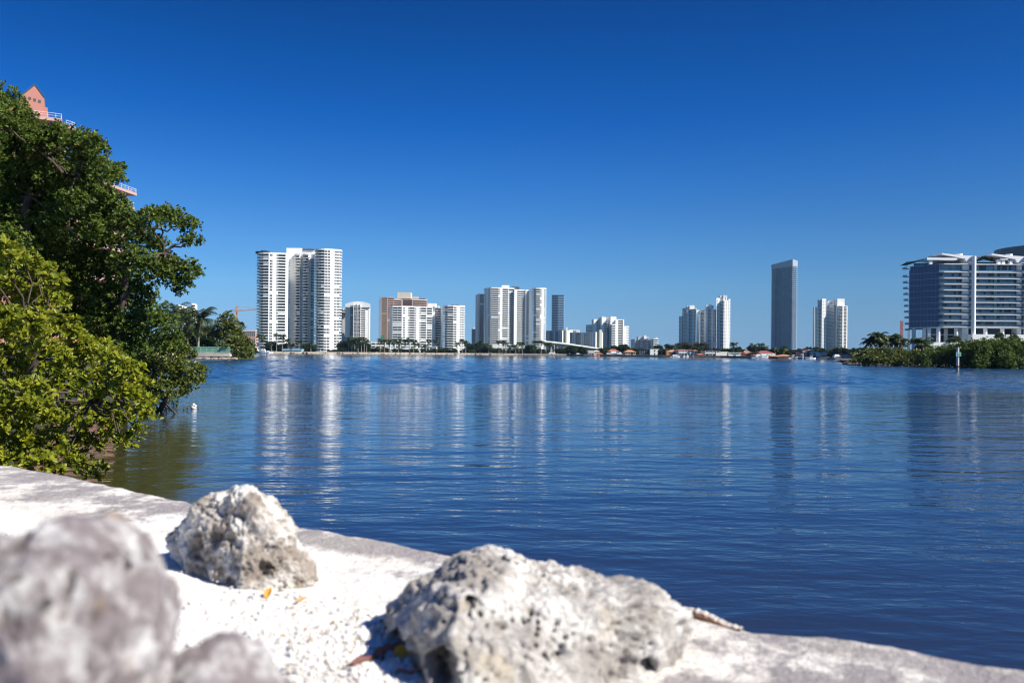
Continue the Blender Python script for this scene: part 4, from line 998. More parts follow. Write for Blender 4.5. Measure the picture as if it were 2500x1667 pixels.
# ---- tall dark mangroves on the left
D1 = 25
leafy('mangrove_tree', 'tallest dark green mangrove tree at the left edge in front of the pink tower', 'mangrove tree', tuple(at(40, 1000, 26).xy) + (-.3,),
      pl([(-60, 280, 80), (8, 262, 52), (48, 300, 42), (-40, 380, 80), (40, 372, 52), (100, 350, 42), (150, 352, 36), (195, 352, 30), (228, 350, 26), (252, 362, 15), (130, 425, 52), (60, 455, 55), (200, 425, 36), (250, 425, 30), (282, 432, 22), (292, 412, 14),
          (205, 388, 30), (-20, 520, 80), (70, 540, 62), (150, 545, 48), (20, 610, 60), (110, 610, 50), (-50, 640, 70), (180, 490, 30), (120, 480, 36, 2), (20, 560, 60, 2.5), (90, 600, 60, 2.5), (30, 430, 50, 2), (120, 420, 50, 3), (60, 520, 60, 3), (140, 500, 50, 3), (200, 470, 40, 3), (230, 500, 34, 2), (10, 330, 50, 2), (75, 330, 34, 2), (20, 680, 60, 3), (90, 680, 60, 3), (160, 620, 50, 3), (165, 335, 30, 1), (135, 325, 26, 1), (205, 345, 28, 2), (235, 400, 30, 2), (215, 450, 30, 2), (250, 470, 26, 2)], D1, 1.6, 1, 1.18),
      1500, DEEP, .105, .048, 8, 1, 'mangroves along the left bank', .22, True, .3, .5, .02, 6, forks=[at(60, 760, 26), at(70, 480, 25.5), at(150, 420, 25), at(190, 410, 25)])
leafy('mangrove_tree', 'dark mangrove tree reaching a leafy arm out to the right over the water', 'mangrove tree', tuple(at(300, 1000, 27).xy) + (-.3,),
      pl([(255, 490, 26), (290, 500, 26), (240, 520, 36), (225, 560, 40), (275, 530, 44), (320, 545, 40), (250, 590, 52), (345, 590, 40), (372, 530, 28), (398, 522, 26), (432, 535, 30), (462, 552, 24), (478, 585, 16), (455, 590, 16), (390, 600, 22), (405, 632, 24), (430, 655, 30), (462, 658, 26), (484, 664, 13), (448, 690, 22), (415, 680, 28), (437, 712, 12),
          (385, 655, 34), (330, 640, 48), (270, 660, 52), (205, 640, 52), (330, 710, 48), (260, 730, 56), (200, 720, 50), (365, 760, 38), (395, 790, 34), (320, 790, 48), (255, 800, 50), (410, 830, 34), (350, 850, 46), (300, 880, 44), (165, 680, 46, 2), (230, 780, 60, 2.5), (310, 840, 60, 2.5), (180, 780, 50, 2)], 26.5, 1.5, 2, 1.12),
      1500, DEEP, .105, .048, 8, 2, 'mangroves along the left bank', .20, True, .3, .5, .025, 7, forks=[at(290, 820, 27), at(310, 660, 26.5), at(400, 620, 26.3), at(350, 570, 26.5)])
leafy('mangrove_tree', 'lower lighter mangrove whose sprays hang over the water right of the dark trees', 'mangrove tree', tuple(at(380, 985, 28).xy) + (-.3,),
      pl([(425, 850, 32), (455, 862, 26), (440, 895, 34), (478, 900, 22), (500, 905, 13), (470, 930, 24), (495, 925, 12), (430, 935, 32), (400, 900, 40), (385, 945, 36), (450, 955, 18), (420, 965, 18), (360, 900, 42), (350, 950, 40)], 27.6, 1.2, 3),
      1500, MID, .10, .046, 8, 3, 'mangroves along the left bank', .12, True, .3, .5, .03, 6)
leafy('bush', 'small grey green bush at the waterline beside the white float', 'bush', tuple(at(395, 1015, 29).xy) + (-.2,),
      pl([(385, 985, 26), (412, 992, 22), (436, 998, 18), (452, 1003, 10), (365, 975, 28), (400, 1008, 14)], 29, .5, 4), 900, GREYG, .055, .022, 7, 4, None, .05, True, .3, .6, .15, 4)
# ---- bright near mangrove over the wall
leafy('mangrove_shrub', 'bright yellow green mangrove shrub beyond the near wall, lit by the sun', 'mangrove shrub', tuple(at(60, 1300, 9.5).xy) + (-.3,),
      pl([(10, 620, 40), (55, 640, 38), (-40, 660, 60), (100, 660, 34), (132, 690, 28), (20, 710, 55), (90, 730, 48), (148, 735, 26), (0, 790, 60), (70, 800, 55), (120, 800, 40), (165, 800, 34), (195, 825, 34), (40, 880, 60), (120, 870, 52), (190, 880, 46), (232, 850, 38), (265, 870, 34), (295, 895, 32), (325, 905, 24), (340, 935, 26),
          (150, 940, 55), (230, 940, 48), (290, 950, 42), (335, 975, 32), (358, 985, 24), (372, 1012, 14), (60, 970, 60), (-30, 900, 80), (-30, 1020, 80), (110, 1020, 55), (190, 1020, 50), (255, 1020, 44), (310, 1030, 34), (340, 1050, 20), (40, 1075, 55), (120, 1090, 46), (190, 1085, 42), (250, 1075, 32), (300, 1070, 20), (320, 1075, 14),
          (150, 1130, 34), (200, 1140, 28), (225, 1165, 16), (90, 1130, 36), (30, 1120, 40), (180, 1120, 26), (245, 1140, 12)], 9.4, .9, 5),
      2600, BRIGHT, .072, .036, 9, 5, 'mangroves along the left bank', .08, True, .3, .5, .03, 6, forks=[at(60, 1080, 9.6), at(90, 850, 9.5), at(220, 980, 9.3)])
# white float and drooping branch
fm = MB(); c = at(473, 1003, 29.6); c.z = .07
v0_, f0_ = ico(3); fm.add([tuple(Vector(p) * .115 + c) for p in v0_], [tuple(q) for q in f0_], 0, True)
fm.tube([c + Vector((0, 0, .08)), c + Vector((0, 0, .15))], [.03, .022], 8)
tag(fm.build('float', STEELW), 'small white round float on the water beside the grey green bush', 'float')
bm_ = MB(); bm_.tube([at(448, 1000, 29), at(458, 991, 29.2), at(470, 989, 29.3), at(482, 994, 29.4), at(490, 1003, 29.5)], [.025, .022, .02, .016, .008], 6)
tag(bm_.build('branch', BARK), 'bare bent branch arching over the white float', 'branch')

# ---- palms
def palm_mesh(name, seed, nfr=20, L0=2.6, nl=16, w_=.07, droop=1.0, dead=2):
    rs = np.random.RandomState(seed); V = []; Fq = []; val = []; b = 0
    for k in range(nfr):
        az = 6.283 * k / nfr * 2.4 + rs.uniform(-.3, .3); el = rs.uniform(-.15, 1.25) if k >= dead else rs.uniform(-1.1, -.5); L_ = L0 * rs.uniform(.8, 1.12)
        h = np.array([math.cos(az), math.sin(az), 0]); p = np.zeros(3); e = el; pts = [p.copy()]; dirs = []
        for i in range(nl):
            t = (i + 1) / nl; e2 = e - droop * t * t * 1.75
            d = h * math.cos(e2) + np.array([0, 0, math.sin(e2)]); dirs.append(d); p = p + d * L_ / nl; pts.append(p.copy())
        side = np.cross(h, [0, 0, 1]); cv = rs.rand() * .6 + (.4 if k < dead else 0)
        for i in range(1, nl):
            t = i / nl; ll = L_ * .30 * math.sin(math.pi * (.12 + .85 * t)) ** .8
            for s in (-1, 1):
                d = unit((side * s * 1.0 + dirs[i] * .55 + np.array([0, 0, -.45])) + rs.normal(size=3) * .12)
                a0 = pts[i]; a1 = pts[i] + dirs[i] * w_ * 1.8; q = a0 + d * ll
                V += [a0 - dirs[i] * w_ * .6, a1, q + dirs[i] * w_ * .4 + np.array([0, 0, -.12 * ll]), q - dirs[i] * w_ * .1 + np.array([0, 0, -.12 * ll])]; Fq.append([b, b + 1, b + 2, b + 3]); b += 4; val.append(min(1, cv + rs.rand() * .3))
    me = mesh_np(name, np.array(V), np.array(Fq), PALMG, smooth=False, attr=val)
    return me
def trunk_mesh(h, r, seed, lean=.3):
    m = MB(); rs = np.random.RandomState(seed); n = 8
    pts = [Vector((lean * (i / n) ** 2, 0, h * i / n)) for i in range(n + 1)]
    m.tube(pts, [r * (1.35 - .55 * min(1, i / n * 2.2)) if i < 4 else r * (.8 - .1 * (i - 4) / 4) for i in range(n + 1)], 7)
    return m
palm_protos = {}
def palm(label, px, py_crown, py_base, D, zb, group, crown=2.6, seed=0, r=.16, lean=.3, name='palm_tree', fine=False):
    """palm: pale trunk and a crown of drooping fronds; crowns are shared meshes"""
    rs = random.Random(seed * 13 + 1)
    zc = Z(px, py_crown, D); h = max(2, zc - zb); x = X(px, D)
    th = thing(name, label, 'palm tree', (x, D, zb), group)
    key = (fine, seed % (5 if not fine else 50))
    if key not in palm_protos:
        o = palm_mesh('crown', 100 + seed, 26 if fine else 24, 1.0, 24 if fine else 10, .014 if fine else .05, 1.0, 5 if fine else 2); palm_protos[key] = o.data; bpy.data.objects.remove(o)
    c = bpy.data.objects.new('crown', palm_protos[key]); C.objects.link(c); c.parent = th; c.scale = (crown,) * 3; c.rotation_euler = (0, 0, rs.random() * 6.28); c.location = (lean, 0, h)
    t = trunk_mesh(h, r, seed, lean).build('trunk', PALMBARK, th)
    return th
# ---- palms and trees on the spit at left
palm('coconut palm with a bare pale trunk behind the green railing', 484, 778, 850, 192, 2.0, None, 5.4, 21, .22, .7, fine=True)
palm('coconut palm showing only its crown left of the bare trunk palm', 425, 765, 850, 205, 2.0, None, 5.2, 22, .22, .2, fine=True)
palm('dense coconut palm crowding behind the bare trunk palm', 458, 785, 850, 200, 2.0, None, 5.4, 23, .22, -.2, fine=True)
leafy('tree', 'dark broadleaf tree rising right of the coconut palm behind the railing', 'tree', tuple(at(545, 870, 196).xy) + (.5,),
      pl([(556, 775, 16), (545, 795, 20), (570, 790, 14), (530, 820, 24), (560, 815, 24), (580, 810, 18), (588, 795, 8), (575, 835, 24), (595, 835, 18), (608, 845, 14), (618, 858, 10), (555, 845, 24), (590, 860, 20), (570, 868, 16), (612, 868, 8), (600, 872, 10)], 194, 3, 11), 70, MID, .55, .30, 7, 11, None, .35, False, .35, .5, 0, 4)
leafy('tree', 'dark tree mass behind the railing and the coconut palm trunk', 'tree', tuple(at(470, 855, 200).xy) + (1,),
      pl([(455, 815, 22), (480, 812, 22), (505, 815, 22), (440, 830, 22), (470, 835, 22), (500, 838, 20), (520, 840, 18), (425, 845, 20), (530, 850, 14), (450, 850, 18), (490, 852, 18)], 203, 3, 12), 70, DEEP, .55, .30, 7, 12, None, .35, False, .35, .5, 0)
# ---- palms on the far lawn
def ordinal(i): return ['first', 'second', 'third', 'fourth', 'fifth', 'sixth', 'seventh', 'eighth', 'ninth', 'tenth', 'eleventh', 'twelfth', 'thirteenth', 'fourteenth'][i]
rows = [('standing before the tallest white tower', 760, [(634, 822), (643, 823), (662, 839), (675, 819), (689, 821), (703, 833), (712, 843), (730, 835), (759, 841)]),
        ('in the tall row below the arched tower', 740, [(851, 828), (859, 832), (866, 828), (874, 829), (882, 830), (889, 829), (895, 834)]),
        ('lining the front of the parking garage', 790, [(928, 831), (939, 834), (950, 834), (962, 835), (972, 838), (979, 829), (989, 834), (999, 830), (1010, 835)]),
        ('before the lower white block right of the garage', 800, [(1021, 842), (1037, 846), (1047, 832), (1063, 832), (1118, 840), (1128, 833), (1137, 835)]),
        ('before the slim and wide white towers', 790, [(1164, 843), (1172, 836), (1184, 843), (1193, 847), (1218, 834), (1228, 836), (1235, 838), (1246, 847), (1259, 846), (1267, 838), (1275, 842), (1288, 847), (1299, 846), (1306, 836)]),
        ('at the left end of the bridge', 760, [(1321, 835), (1334, 842), (1344, 841), (1352, 846)])]
sd_ = 0
for where, D, lst in rows:
    for i, (px, py) in enumerate(lst):
        sd_ += 1; rr = random.Random(sd_)
        palm('palm %s, %s from the left' % (where, ordinal(i)), px, py, 860, D + rr.uniform(-14, 14), ZL - .1, 'palms along the far shore', rr.uniform(4.2, 5.2), sd_, .28, rr.uniform(-.5, .5))
def clump(name, label, cat, px0, px1, pyt, pyb, D, leaf, seed, n=6, group=None, ls=1.15, dens=30):
    """far tree or hedge: a few lobes between two photo columns"""
    rs = np.random.RandomState(seed); lob = []; w = px1 - px0; h = pyb - pyt
    for k in range(n):
        r = min(h * .42, max(w / n * 1.1, h * .25)) * rs.uniform(.8, 1.15)
        px = px0 + w * (k + .5) / n + rs.uniform(-.15, .15) * w / n
        lob.append((px, pyt + r * .8 + rs.uniform(0, h * .22), r, rs.uniform(-2, 2)))
        if h > 10: lob.append((px + rs.uniform(-2, 2), pyb - h * .3, r, rs.uniform(-2, 2)))
    return leafy(name, label, cat, tuple(at((px0 + px1) / 2, pyb, D).xy) + (ZL - .3,), pl(lob, D, 0, seed), dens, leaf, ls, ls * .55, 6, seed, group, .25, False, .25, 1.0, 0, gapt=-.7)
G1 = 'trees and hedges on the far lawn'
for args in [('tree', 'dark bush by the yachts at the foot of the tallest tower', 'tree', 650, 672, 834, 858, 770, FARG, 201, 3),
             ('tree', 'round dark tree left of the blue pavilion roof', 'tree', 676, 702, 838, 858, 770, FARG, 202, 3), ('tree', 'round dark tree right of the blue pavilion roof', 'tree', 742, 770, 838, 858, 770, FARG, 203, 4),
             ('hedge', 'low clipped hedge at the corner of the tallest tower', 'hedge', 800, 846, 854, 862, 760, FARG, 204, 6),
             ('tree', 'wide dark olive tree between the tallest tower and the palm row', 'tree', 828, 866, 829, 860, 770, FARG, 205, 5), ('tree', 'dark tree behind the first palms under the arched tower', 'tree', 862, 902, 836, 860, 775, FARG, 206, 5),
             ('hedge', 'square olive hedge left of the parking garage openings', 'hedge', 904, 948, 849, 861, 815, OLIVE, 207, 8), ('hedge', 'short olive hedge under the middle of the parking garage', 'hedge', 972, 984, 851, 861, 815, OLIVE, 208, 3),
             ('hedge', 'olive hedge at the right end of the parking garage', 'hedge', 1000, 1016, 850, 861, 815, OLIVE, 209, 3), ('bush', 'dark bush right of the little white pavilion', 'bush', 1070, 1094, 849, 861, 815, FARG, 210, 4),
             ('bush', 'low bush at the foot of the little white pavilion', 'bush', 1038, 1056, 856, 862, 780, FARG, 211, 4), ('tree', 'large dark green tree between the lower block and the slim tower', 'tree', 1136, 1168, 838, 862, 810, FARG, 212, 5),
             ('bush', 'round bush on the lawn before the large dark tree', 'bush', 1146, 1158, 854, 863, 780, OLIVE, 213, 2), ('tree', 'dark tree behind the palms at the slim tower foot', 'tree', 1176, 1196, 843, 862, 790, FARG, 214, 3),
             ('hedge', 'long olive hedge under the left end of the white podium', 'hedge', 1194, 1226, 853, 863, 800, OLIVE, 215, 6), ('hedge', 'dark hedge under the middle of the white podium', 'hedge', 1246, 1276, 854, 863, 800, FARG, 216, 5),
             ('tree', 'dark tree at the right foot of the wide white tower', 'tree', 1284, 1304, 842, 864, 785, FARG, 217, 3), ('bush', 'low bush where the lawn meets the bridge', 'bush', 1320, 1342, 860, 866, 770, FARG, 218, 4),
             ('tree', 'dark tree under the bridge deck', 'tree', 1356, 1384, 851, 864, 730, FARG, 219, 4), ('tree', 'olive tree in front of the second bridge pier', 'tree', 1386, 1402, 842, 866, 680, FARG, 220, 3),
             ('tree', 'dark tree hiding the right end of the bridge', 'tree', 1404, 1428, 846, 867, 690, FARG, 221, 4), ('tree', 'dark tree right of the small white villa', 'tree', 1462, 1486, 848, 866, 660, FARG, 222, 4),
             ('tree', 'dark tree left of the dark roofed house', 'tree', 1440, 1462, 851, 864, 690, FARG, 223, 3), ('tree', 'tall dark tree below the right of the clustered towers', 'tree', 1494, 1520, 844, 864, 680, FARG, 224, 4), ('tree', 'very dark tree right of the red roofed dark house', 'tree', 1513, 1534, 841, 866, 672, FARG, 225, 4),
             ('tree', 'tree band below the grey hotel left end', 'tree', 1536, 1572, 850, 862, 690, FARG, 226, 5), ('tree', 'dark tree at the foot of the grey hotel banded end', 'tree', 1598, 1614, 842, 862, 680, FARG, 227, 3), ('tree', 'dark green tree left of the orange villa', 'tree', 1610, 1632, 851, 874, 600, FARG, 228, 4),
             ('casuarina_tree', 'broad grey green feathery tree in front of the three pale towers', 'tree', 1651, 1726, 834, 864, 660, CASU, 229, 8), ('cypress_tree', 'narrow dark cypress left of the grey green tree', 'tree', 1626.5, 1631, 839, 862, 640, FARG, 230, 1),
             ('tree', 'dark tree right of the cypress', 'tree', 1631, 1640, 845, 862, 640, FARG, 231, 2), ('tree', 'green tree behind the small white house with a red roof', 'tree', 1692, 1730, 848, 868, 600, FARG, 232, 5), ('tree', 'dark tree row behind the grey framed house', 'tree', 1722, 1790, 851, 866, 600, FARG, 233, 8),
             ('tree', 'tall bushy dark tree with a palm top right of the pale towers', 'tree', 1783, 1806, 846, 872, 590, FARG, 234, 4), ('tree', 'low tree right of the tall bushy tree', 'tree', 1804, 1828, 854, 872, 590, FARG, 235, 4), ('tree', 'ragged dark tree behind the red roofed villa', 'tree', 1826, 1864, 846, 864, 570, FARG, 236, 6),
             ('tree', 'yellow green tree between the orange wall and the white terrace', 'tree', 1830, 1852, 862, 875, 528, OLIVE, 237, 4), ('tree', 'dark tree at the left foot of the tall glass tower', 'tree', 1862, 1890, 850, 872, 560, FARG, 238, 5), ('tree', 'dark tree band below the tall glass tower', 'tree', 1886, 1950, 853, 872, 560, FARG, 239, 9),
             ('tree', 'tree right of the tall glass tower', 'tree', 1944, 1972, 851, 874, 540, FARG, 240, 5), ('tree', 'dark crown below the left pillar tower', 'tree', 1968, 2000, 848, 874, 560, FARG, 241, 5), ('bush', 'green bush between the cream house halves', 'bush', 1970, 1988, 858, 874, 505, FARG, 242, 4),
             ('tree', 'tree band below the twin pillar tower', 'tree', 1996, 2050, 853, 876, 540, FARG, 243, 8), ('tree', 'slanting dark tree at the right foot of the twin pillar tower', 'tree', 2040, 2066, 849, 874, 530, FARG, 244, 4), ('tree', 'hazy tree line left of the mangrove point', 'tree', 2062, 2110, 850, 876, 520, FARG, 245, 7)]:
    clump(*args, group=G1)
for i, (px, py, D, cr) in enumerate([(1590, 853, 640, 2.6), (1642, 846, 640, 2.4), (1648, 850, 630, 2.2), (1791, 842, 585, 3.2), (1838, 844, 572, 3.0), (1857, 843, 572, 3.0), (1868, 850, 560, 2.6), (1913, 850, 540, 3.0), (1708, 856, 570, 2.2), (1893, 853, 556, 2.6)]):
    palm('palm %s' % ['between the grey hotel and the white box house', 'right of the cypress, taller of two', 'right of the cypress, shorter of two', 'topping the bushy tree right of the pale towers', 'left of two above the red roofed villa', 'right of two above the red roofed villa', 'left of the tall glass tower foot', 'with a pale trunk before the tall glass tower', 'in front of the white house with the red roof', 'at the left foot of the tall glass tower'][i],
         px, py, 870, D, ZL, 'palms among the shore houses', cr * 1.35, 300 + i, .22, .2)

# ---- mangrove point at right
G2 = 'mangroves on the right point'
def island(label, px0, px1, pyt0, pyt1, pyb, D, seed, n, leaf=DEEP, big=1.0):
    rs = np.random.RandomState(seed); lob = []
    for k in range(n):
        t = (k + .5) / n; pt = pyt0 + (pyt1 - pyt0) * t; h = pyb - pt
        for j in range(4):
            r = h * rs.uniform(.26, .36); lob.append((px0 + (px1 - px0) * t + rs.uniform(-4, 4), pt + r * .9 + j * h * .235, r, rs.uniform(-3, 2) - j * 1.0))
    return leafy('mangrove_tree', label, 'mangrove tree', tuple(at((px0 + px1) / 2, pyb, D).xy) + (-.3,), pl(lob, D, 0, seed), 75 * big, leaf, .36, .22, 7, seed, G2, .16, False, .3, .8, .0, 5)
DARKM = DEEP
island('low mangrove at the left tip of the right hand point', 2078, 2118, 864, 850, 882, 172, 401, 4, MID)
island('rounded mangrove under the left dark palms on the point', 2112, 2165, 848, 846, 884, 170, 402, 5, MID)
island('mangrove between the palms and the building podium', 2160, 2212, 848, 848, 885, 168, 403, 5, MID)
island('mangrove right of the pale wall gap below the glass building', 2205, 2262, 855, 850, 886, 166, 404, 5, MID)
island('mangrove in front of the glass building podium', 2258, 2330, 848, 838, 887, 160, 405, 6)
island('tall dark mangrove behind the channel marker', 2325, 2395, 836, 826, 888, 156, 406, 6)
island('dark mangrove right of the channel marker', 2390, 2455, 826, 822, 889, 152, 407, 6)
island('dark mangrove cut by the right picture edge', 2450, 2530, 822, 826, 891, 150, 408, 6)
for i, (px, py, cr, D) in enumerate([(2124, 838, 3.0, 190), (2140, 826, 3.2, 188), (2152, 834, 3.0, 188), (2172, 830, 3.3, 190), (2188, 834, 3.0, 188), (2198, 838, 2.6, 186)]):
    palm('dark palm on the mangrove point, %s from the left of the six' % ordinal(i), px, py, 880, D, .8, 'palms on the right point', cr, 500 + i, .16, .2)
palm('palm with an upright spear frond left of the white podium wall', 2246, 838, 880, 200, .8, None, 3.6, 510, .16, .2)
palm('yellowish palm touching the white podium wall', 2256, 848, 880, 198, .8, None, 2.8, 511, .16, .2)
m = MB(); 
pr_ = MB(); rs_ = random.Random(2)
def islet():
    pts = [(2060, 196), (2075, 178), (2110, 174), (2160, 171), (2212, 168), (2262, 165), (2330, 158), (2395, 154), (2455, 150), (2530, 148), (2700, 150)]
    front = lerp_poly([(X(px, d + 1.5), d + 1.5) for px, d in pts], 2); m = MB(); n_ = len(front)
    v = [(x, y, -.6) for x, y in front] + [(x, y + 1.2, .25 + .2 * noise.noise(Vector((x * .3, y, 0)))) for x, y in front] + [(x * 1.06, y + 9, .8) for x, y in front] + [(x * 1.9, y + 180, .9) for x, y in front]
    m.add(v, [(k * n_ + i, k * n_ + i + 1, (k + 1) * n_ + i + 1, (k + 1) * n_ + i) for k in range(3) for i in range(n_ - 1)])
    tag(m.build('shore', mat('mangrove_mud', (.12, .095, .07), .95, .4, .5)), 'muddy mangrove point at right', 'shore', kind='structure')
islet()
def bank():
    pts = [(-900, 6, ), (-500, 10), (-120, 13), (60, 18), (200, 24), (330, 28.5), (400, 29.5), (380, 34), (300, 60), (330, 120), (430, 180), (465, 186), (560, 188), (620, 192), (640, 215), (560, 300), (250, 310), (-500, 310)]
    P = [(X(px, d) - (.8 if d < 30 else 0), d) for px, d in pts]
    m = MB(); m.prism(P, -.8, .12); tag(m.build('shore', mat('leafy_bank', (.045, .055, .02), .95, .5, .6, col2=(.05, .045, .03))), 'dark leaf strewn bank under the left mangroves', 'shore', kind='structure')
bank()
# rooftop garden of the tallest tower
leafy('rooftop_shrubs', 'row of dark shrubs on the roof of the tallest white tower', 'rooftop garden', tuple(at(645, 619, 852).xy) + (Z(645, 620, 852),),
      pl([(628, 617, 3.2), (634, 617, 3.4), (640, 616, 4), (646, 616, 3.6), (652, 616.5, 3.6), (658, 617.5, 3), (664, 618.5, 2.4)], 852, 1, 9), 90, FARG, .9, .55, 8, 91, None, .1, False, .3, .5, 0)

# wooded mass behind the shore houses
def treeline(label, px0, px1, D0, D1, top0, top1, n, seed):
    rs = np.random.RandomState(seed); lob = []
    for k in range(n):
        t = (k + rs.rand()) / n; px = px0 + (px1 - px0) * t; D = D0 + (D1 - D0) * t + rs.uniform(-6, 20); top = top0 + (top1 - top0) * t + rs.uniform(0, 5); r = rs.uniform(4.5, 7.5)
        for j in range(3): lob.append((tuple(at(px + rs.uniform(-2, 2), top + r * (.8 + j * 1.1), D)), M2(r, D)))
    P, A = lobes_to_tips(lob, 30, rs, .3, 1.0, 1.0, -.7); V, Fq, val = leaves(P, A, 6, 1.2, .66, rs, False)
    tag(mesh_np('treeline', V, Fq, FARG, smooth=False, attr=val), label, 'trees', kind='stuff')
treeline('dark wooded mass behind the houses on the far shore', 1400, 2110, 720, 545, 851, 855, 95, 1)
treeline('dark trees low between the white towers on the far lawn', 835, 1345, 790, 800, 850, 851, 50, 2)
# ================================================================== HOUSES ALONG THE SHORE
CORAL = mat('coral_roof', (.40, .16, .12), .85, .3, .6); PINKR = mat('dusty_red_roof', (.36, .19, .16), .85, .3, .6)
OCHRE = mat('ochre_wall', (.56, .27, .11), .85, .15, .2); TAN = mat('tan_wall', (.55, .42, .30), .85, .15, .2); BLUISH = mat('bluish_white_wall', (.62, .66, .74), .8, .08, .1)
YELW = mat('pale_yellow_wall', (.70, .60, .36), .85, .1, .2); DARKH = mat('charcoal_wall', (.05, .05, .065), .7, .3, .3); REDW = mat('red_orange_wall', (.52, .13, .05), .8, .2, .2)
HOUSES = 'houses along the far shore'
def house(label, px0, px1, pye, D, dep=10, wall=WHITE, roof='flat', rmat=None, rpx=4, nw=3, st=2, chimney=False, balcony=False, glz=GLASSD, ov=.5, zb=ZL - .3, door=True, gx=None, wall_top=None):
    cxp = (px0 + px1) / 2; x0, x1 = X(px0, D), X(px1, D); ze = Z(cxp, pye, D); loc = ((x0 + x1) / 2, D, zb)
    th = thing('house', label, 'house', loc, HOUSES)
    m = MB(); m.box(x0, D, zb, x1, D + dep, ze); m.build('wall', wall, th, loc)
    rh = M2(rpx, D); rm = MB(); rmat = rmat or wall
    a0, a1, b0, b1 = x0 - ov, x1 + ov, D - ov, D + dep + ov; xm = (x0 + x1) / 2; ym = D + dep / 2; z0 = ze + .004
    if roof == 'flat': rm.box(a0, b0, z0, a1, b1, z0 + max(.35, rh))
    elif roof == 'hip':
        k = min((x1 - x0) * .32, dep * .5); v = [(a0, b0, z0), (a1, b0, z0), (a1, b1, z0), (a0, b1, z0), (x0 + k, ym, z0 + rh), (x1 - k, ym, z0 + rh)]
        v += [(x, y, z0 - .25) for x, y, z in v[:4]]
        rm.add(v, [(0, 1, 5, 4), (1, 2, 5), (2, 3, 4, 5), (3, 0, 4), (6, 7, 1, 0), (7, 8, 2, 1), (8, 9, 3, 2), (9, 6, 0, 3), (9, 8, 7, 6)])
    elif roof == 'gable':      # gable end towards the water
        v = [(a0, b0, z0), (a1, b0, z0), (xm, b0, z0 + rh), (a0, b1, z0), (a1, b1, z0), (xm, b1, z0 + rh)]
        rm.add(v, [(0, 1, 2), (1, 4, 5, 2), (0, 2, 5, 3), (4, 3, 5), (0, 3, 4, 1)])
    ro = rm.build('roof', rmat, th, loc)
    if chimney:
        c = MB(); c.box(x1 - 2.4, ym - .5, ze, x1 - 1.5, ym + .5, ze + rh + 1.0); o = c.build('chimney', wall, ro); o.location = -Vector(ro.location) * 0 - Vector(th.location)
    sh = (ze - zb) / st
    for s in range(st):
        for k in range(nw):
            if door and s == 0 and k == nw // 2: continue
            c = x0 + (x1 - x0) * (k + .5) / nw; hw = (x1 - x0) / nw * .33
            w_ = MB(); w_.box(c - hw, D - .06, zb + s * sh + sh * .28, c + hw, D + .02, zb + s * sh + sh * .82); w_.box(c - .06, D - .09, zb + s * sh + sh * .28, c + .06, D - .06, zb + s * sh + sh * .82, 1)
            w_.build('window', [glz, WHITE], th, loc)
    if door:
        c = x0 + (x1 - x0) * (nw // 2 + .5) / nw; d_ = MB(); d_.box(c - .9, D - .07, zb + .3, c + .9, D + .02, zb + min(2.6, sh * .85)); d_.build('door', GLASSB, th, loc)
    if balcony:
        b = MB(); z = zb + sh * (st - 1); b.box(x0, D - 1.6, z - .15, x1, D - .02, z + .1); b.box(x0, D - 1.6, z + .1, x1, D - 1.45, z + .9)
        for k in range(5):
            x = x0 + .2 + (x1 - x0 - .4) * k / 4; b.box(x - .13, D - 1.6, zb, x + .13, D - 1.35, ze)
        b.build('balcony', WHITE, th, loc)
    return th
house('small white balconied villa with a pale yellow right part, beside the bridge end', 1436, 1451, 856.5, 632, 10, WHITE, 'flat', WHITE, 1, 3, 2, balcony=True)
house('pale yellow house touching the small white balconied villa', 1451.4, 1463, 857.5, 634, 9, YELW, 'hip', CREAM, 2.2, 2, 2)
house('little boathouse with an orange roof right of the pale yellow house', 1460, 1471, 863.5, 625, 6, DARKH, 'hip', ORANGE, 1.8, 2, 1, zb=.3)
house('dark house under a low brick red roof', 1486, 1512, 858.5, 640, 12, DARKH, 'hip', TERRA, 6.5, 4, 2)
house('white two storey wing with pillars before the dark red roofed house', 1481, 1495, 862, 630, 6, BLUISH, 'flat', SLATE, 1.2, 4, 2, balcony=True, door=False)
house('white pointed gable pavilion right of the dark house', 1508.5, 1520, 864.5, 622, 8, WHITE, 'gable', WHITE, 6.2, 1, 1, door=False, ov=.1)
house('low house with a bright orange tiled roof', 1527, 1552, 859, 640, 12, CREAM, 'hip', ORANGE, 4.8, 4, 1)
house('black glassy modern house left of the white box house', 1560, 1587, 853.5, 620, 10, DARKH, 'flat', SLATE, 1.0, 5, 3, glz=GLASSB)
house('plain white box house with two small dark windows', 1587.5, 1611.5, 853.2, 615, 12, WHITE, 'flat', WHITE, .6, 0, 2, door=False, ov=.05)
for z_ in (856, 863.5):
    w_ = MB(); x = X(1598.5, 615); zz = Z(1598.5, z_, 615); w_.box(x - .45, 614.9, zz - .7, x + .45, 615.02, zz + .5)
    o = [q for q in C.objects if q.get('label', '').startswith('plain white box')][0]; w_.build('window', GLASSD, o, tuple(o.location))
house('ochre house with a square tower and a tan tiled roof', 1632, 1658, 859, 585, 12, OCHRE, 'hip', mat('tan_tiles', (.46, .27, .17), .85, .3, .6), 5, 4, 2)
h_ = [q for q in C.objects if q.get('label', '').startswith('ochre house')][0]
t_ = MB(); t_.box(X(1627, 583), 582.6, ZL - .3, X(1632, 583), 587, Z(1630, 855, 583)); t_.build('corner_tower', OCHRE, h_, tuple(h_.location))
house('bluish white pillared mansion with a red roof edge', 1656, 1684, 855, 575, 12, BLUISH, 'hip', CORAL, 2.2, 6, 2, balcony=True)
house('white mansion wing with a dark square window, joined to the pillared mansion', 1684.3, 1695, 855.5, 573, 12, WHITE, 'hip', CORAL, 1.6, 1, 2, door=False)
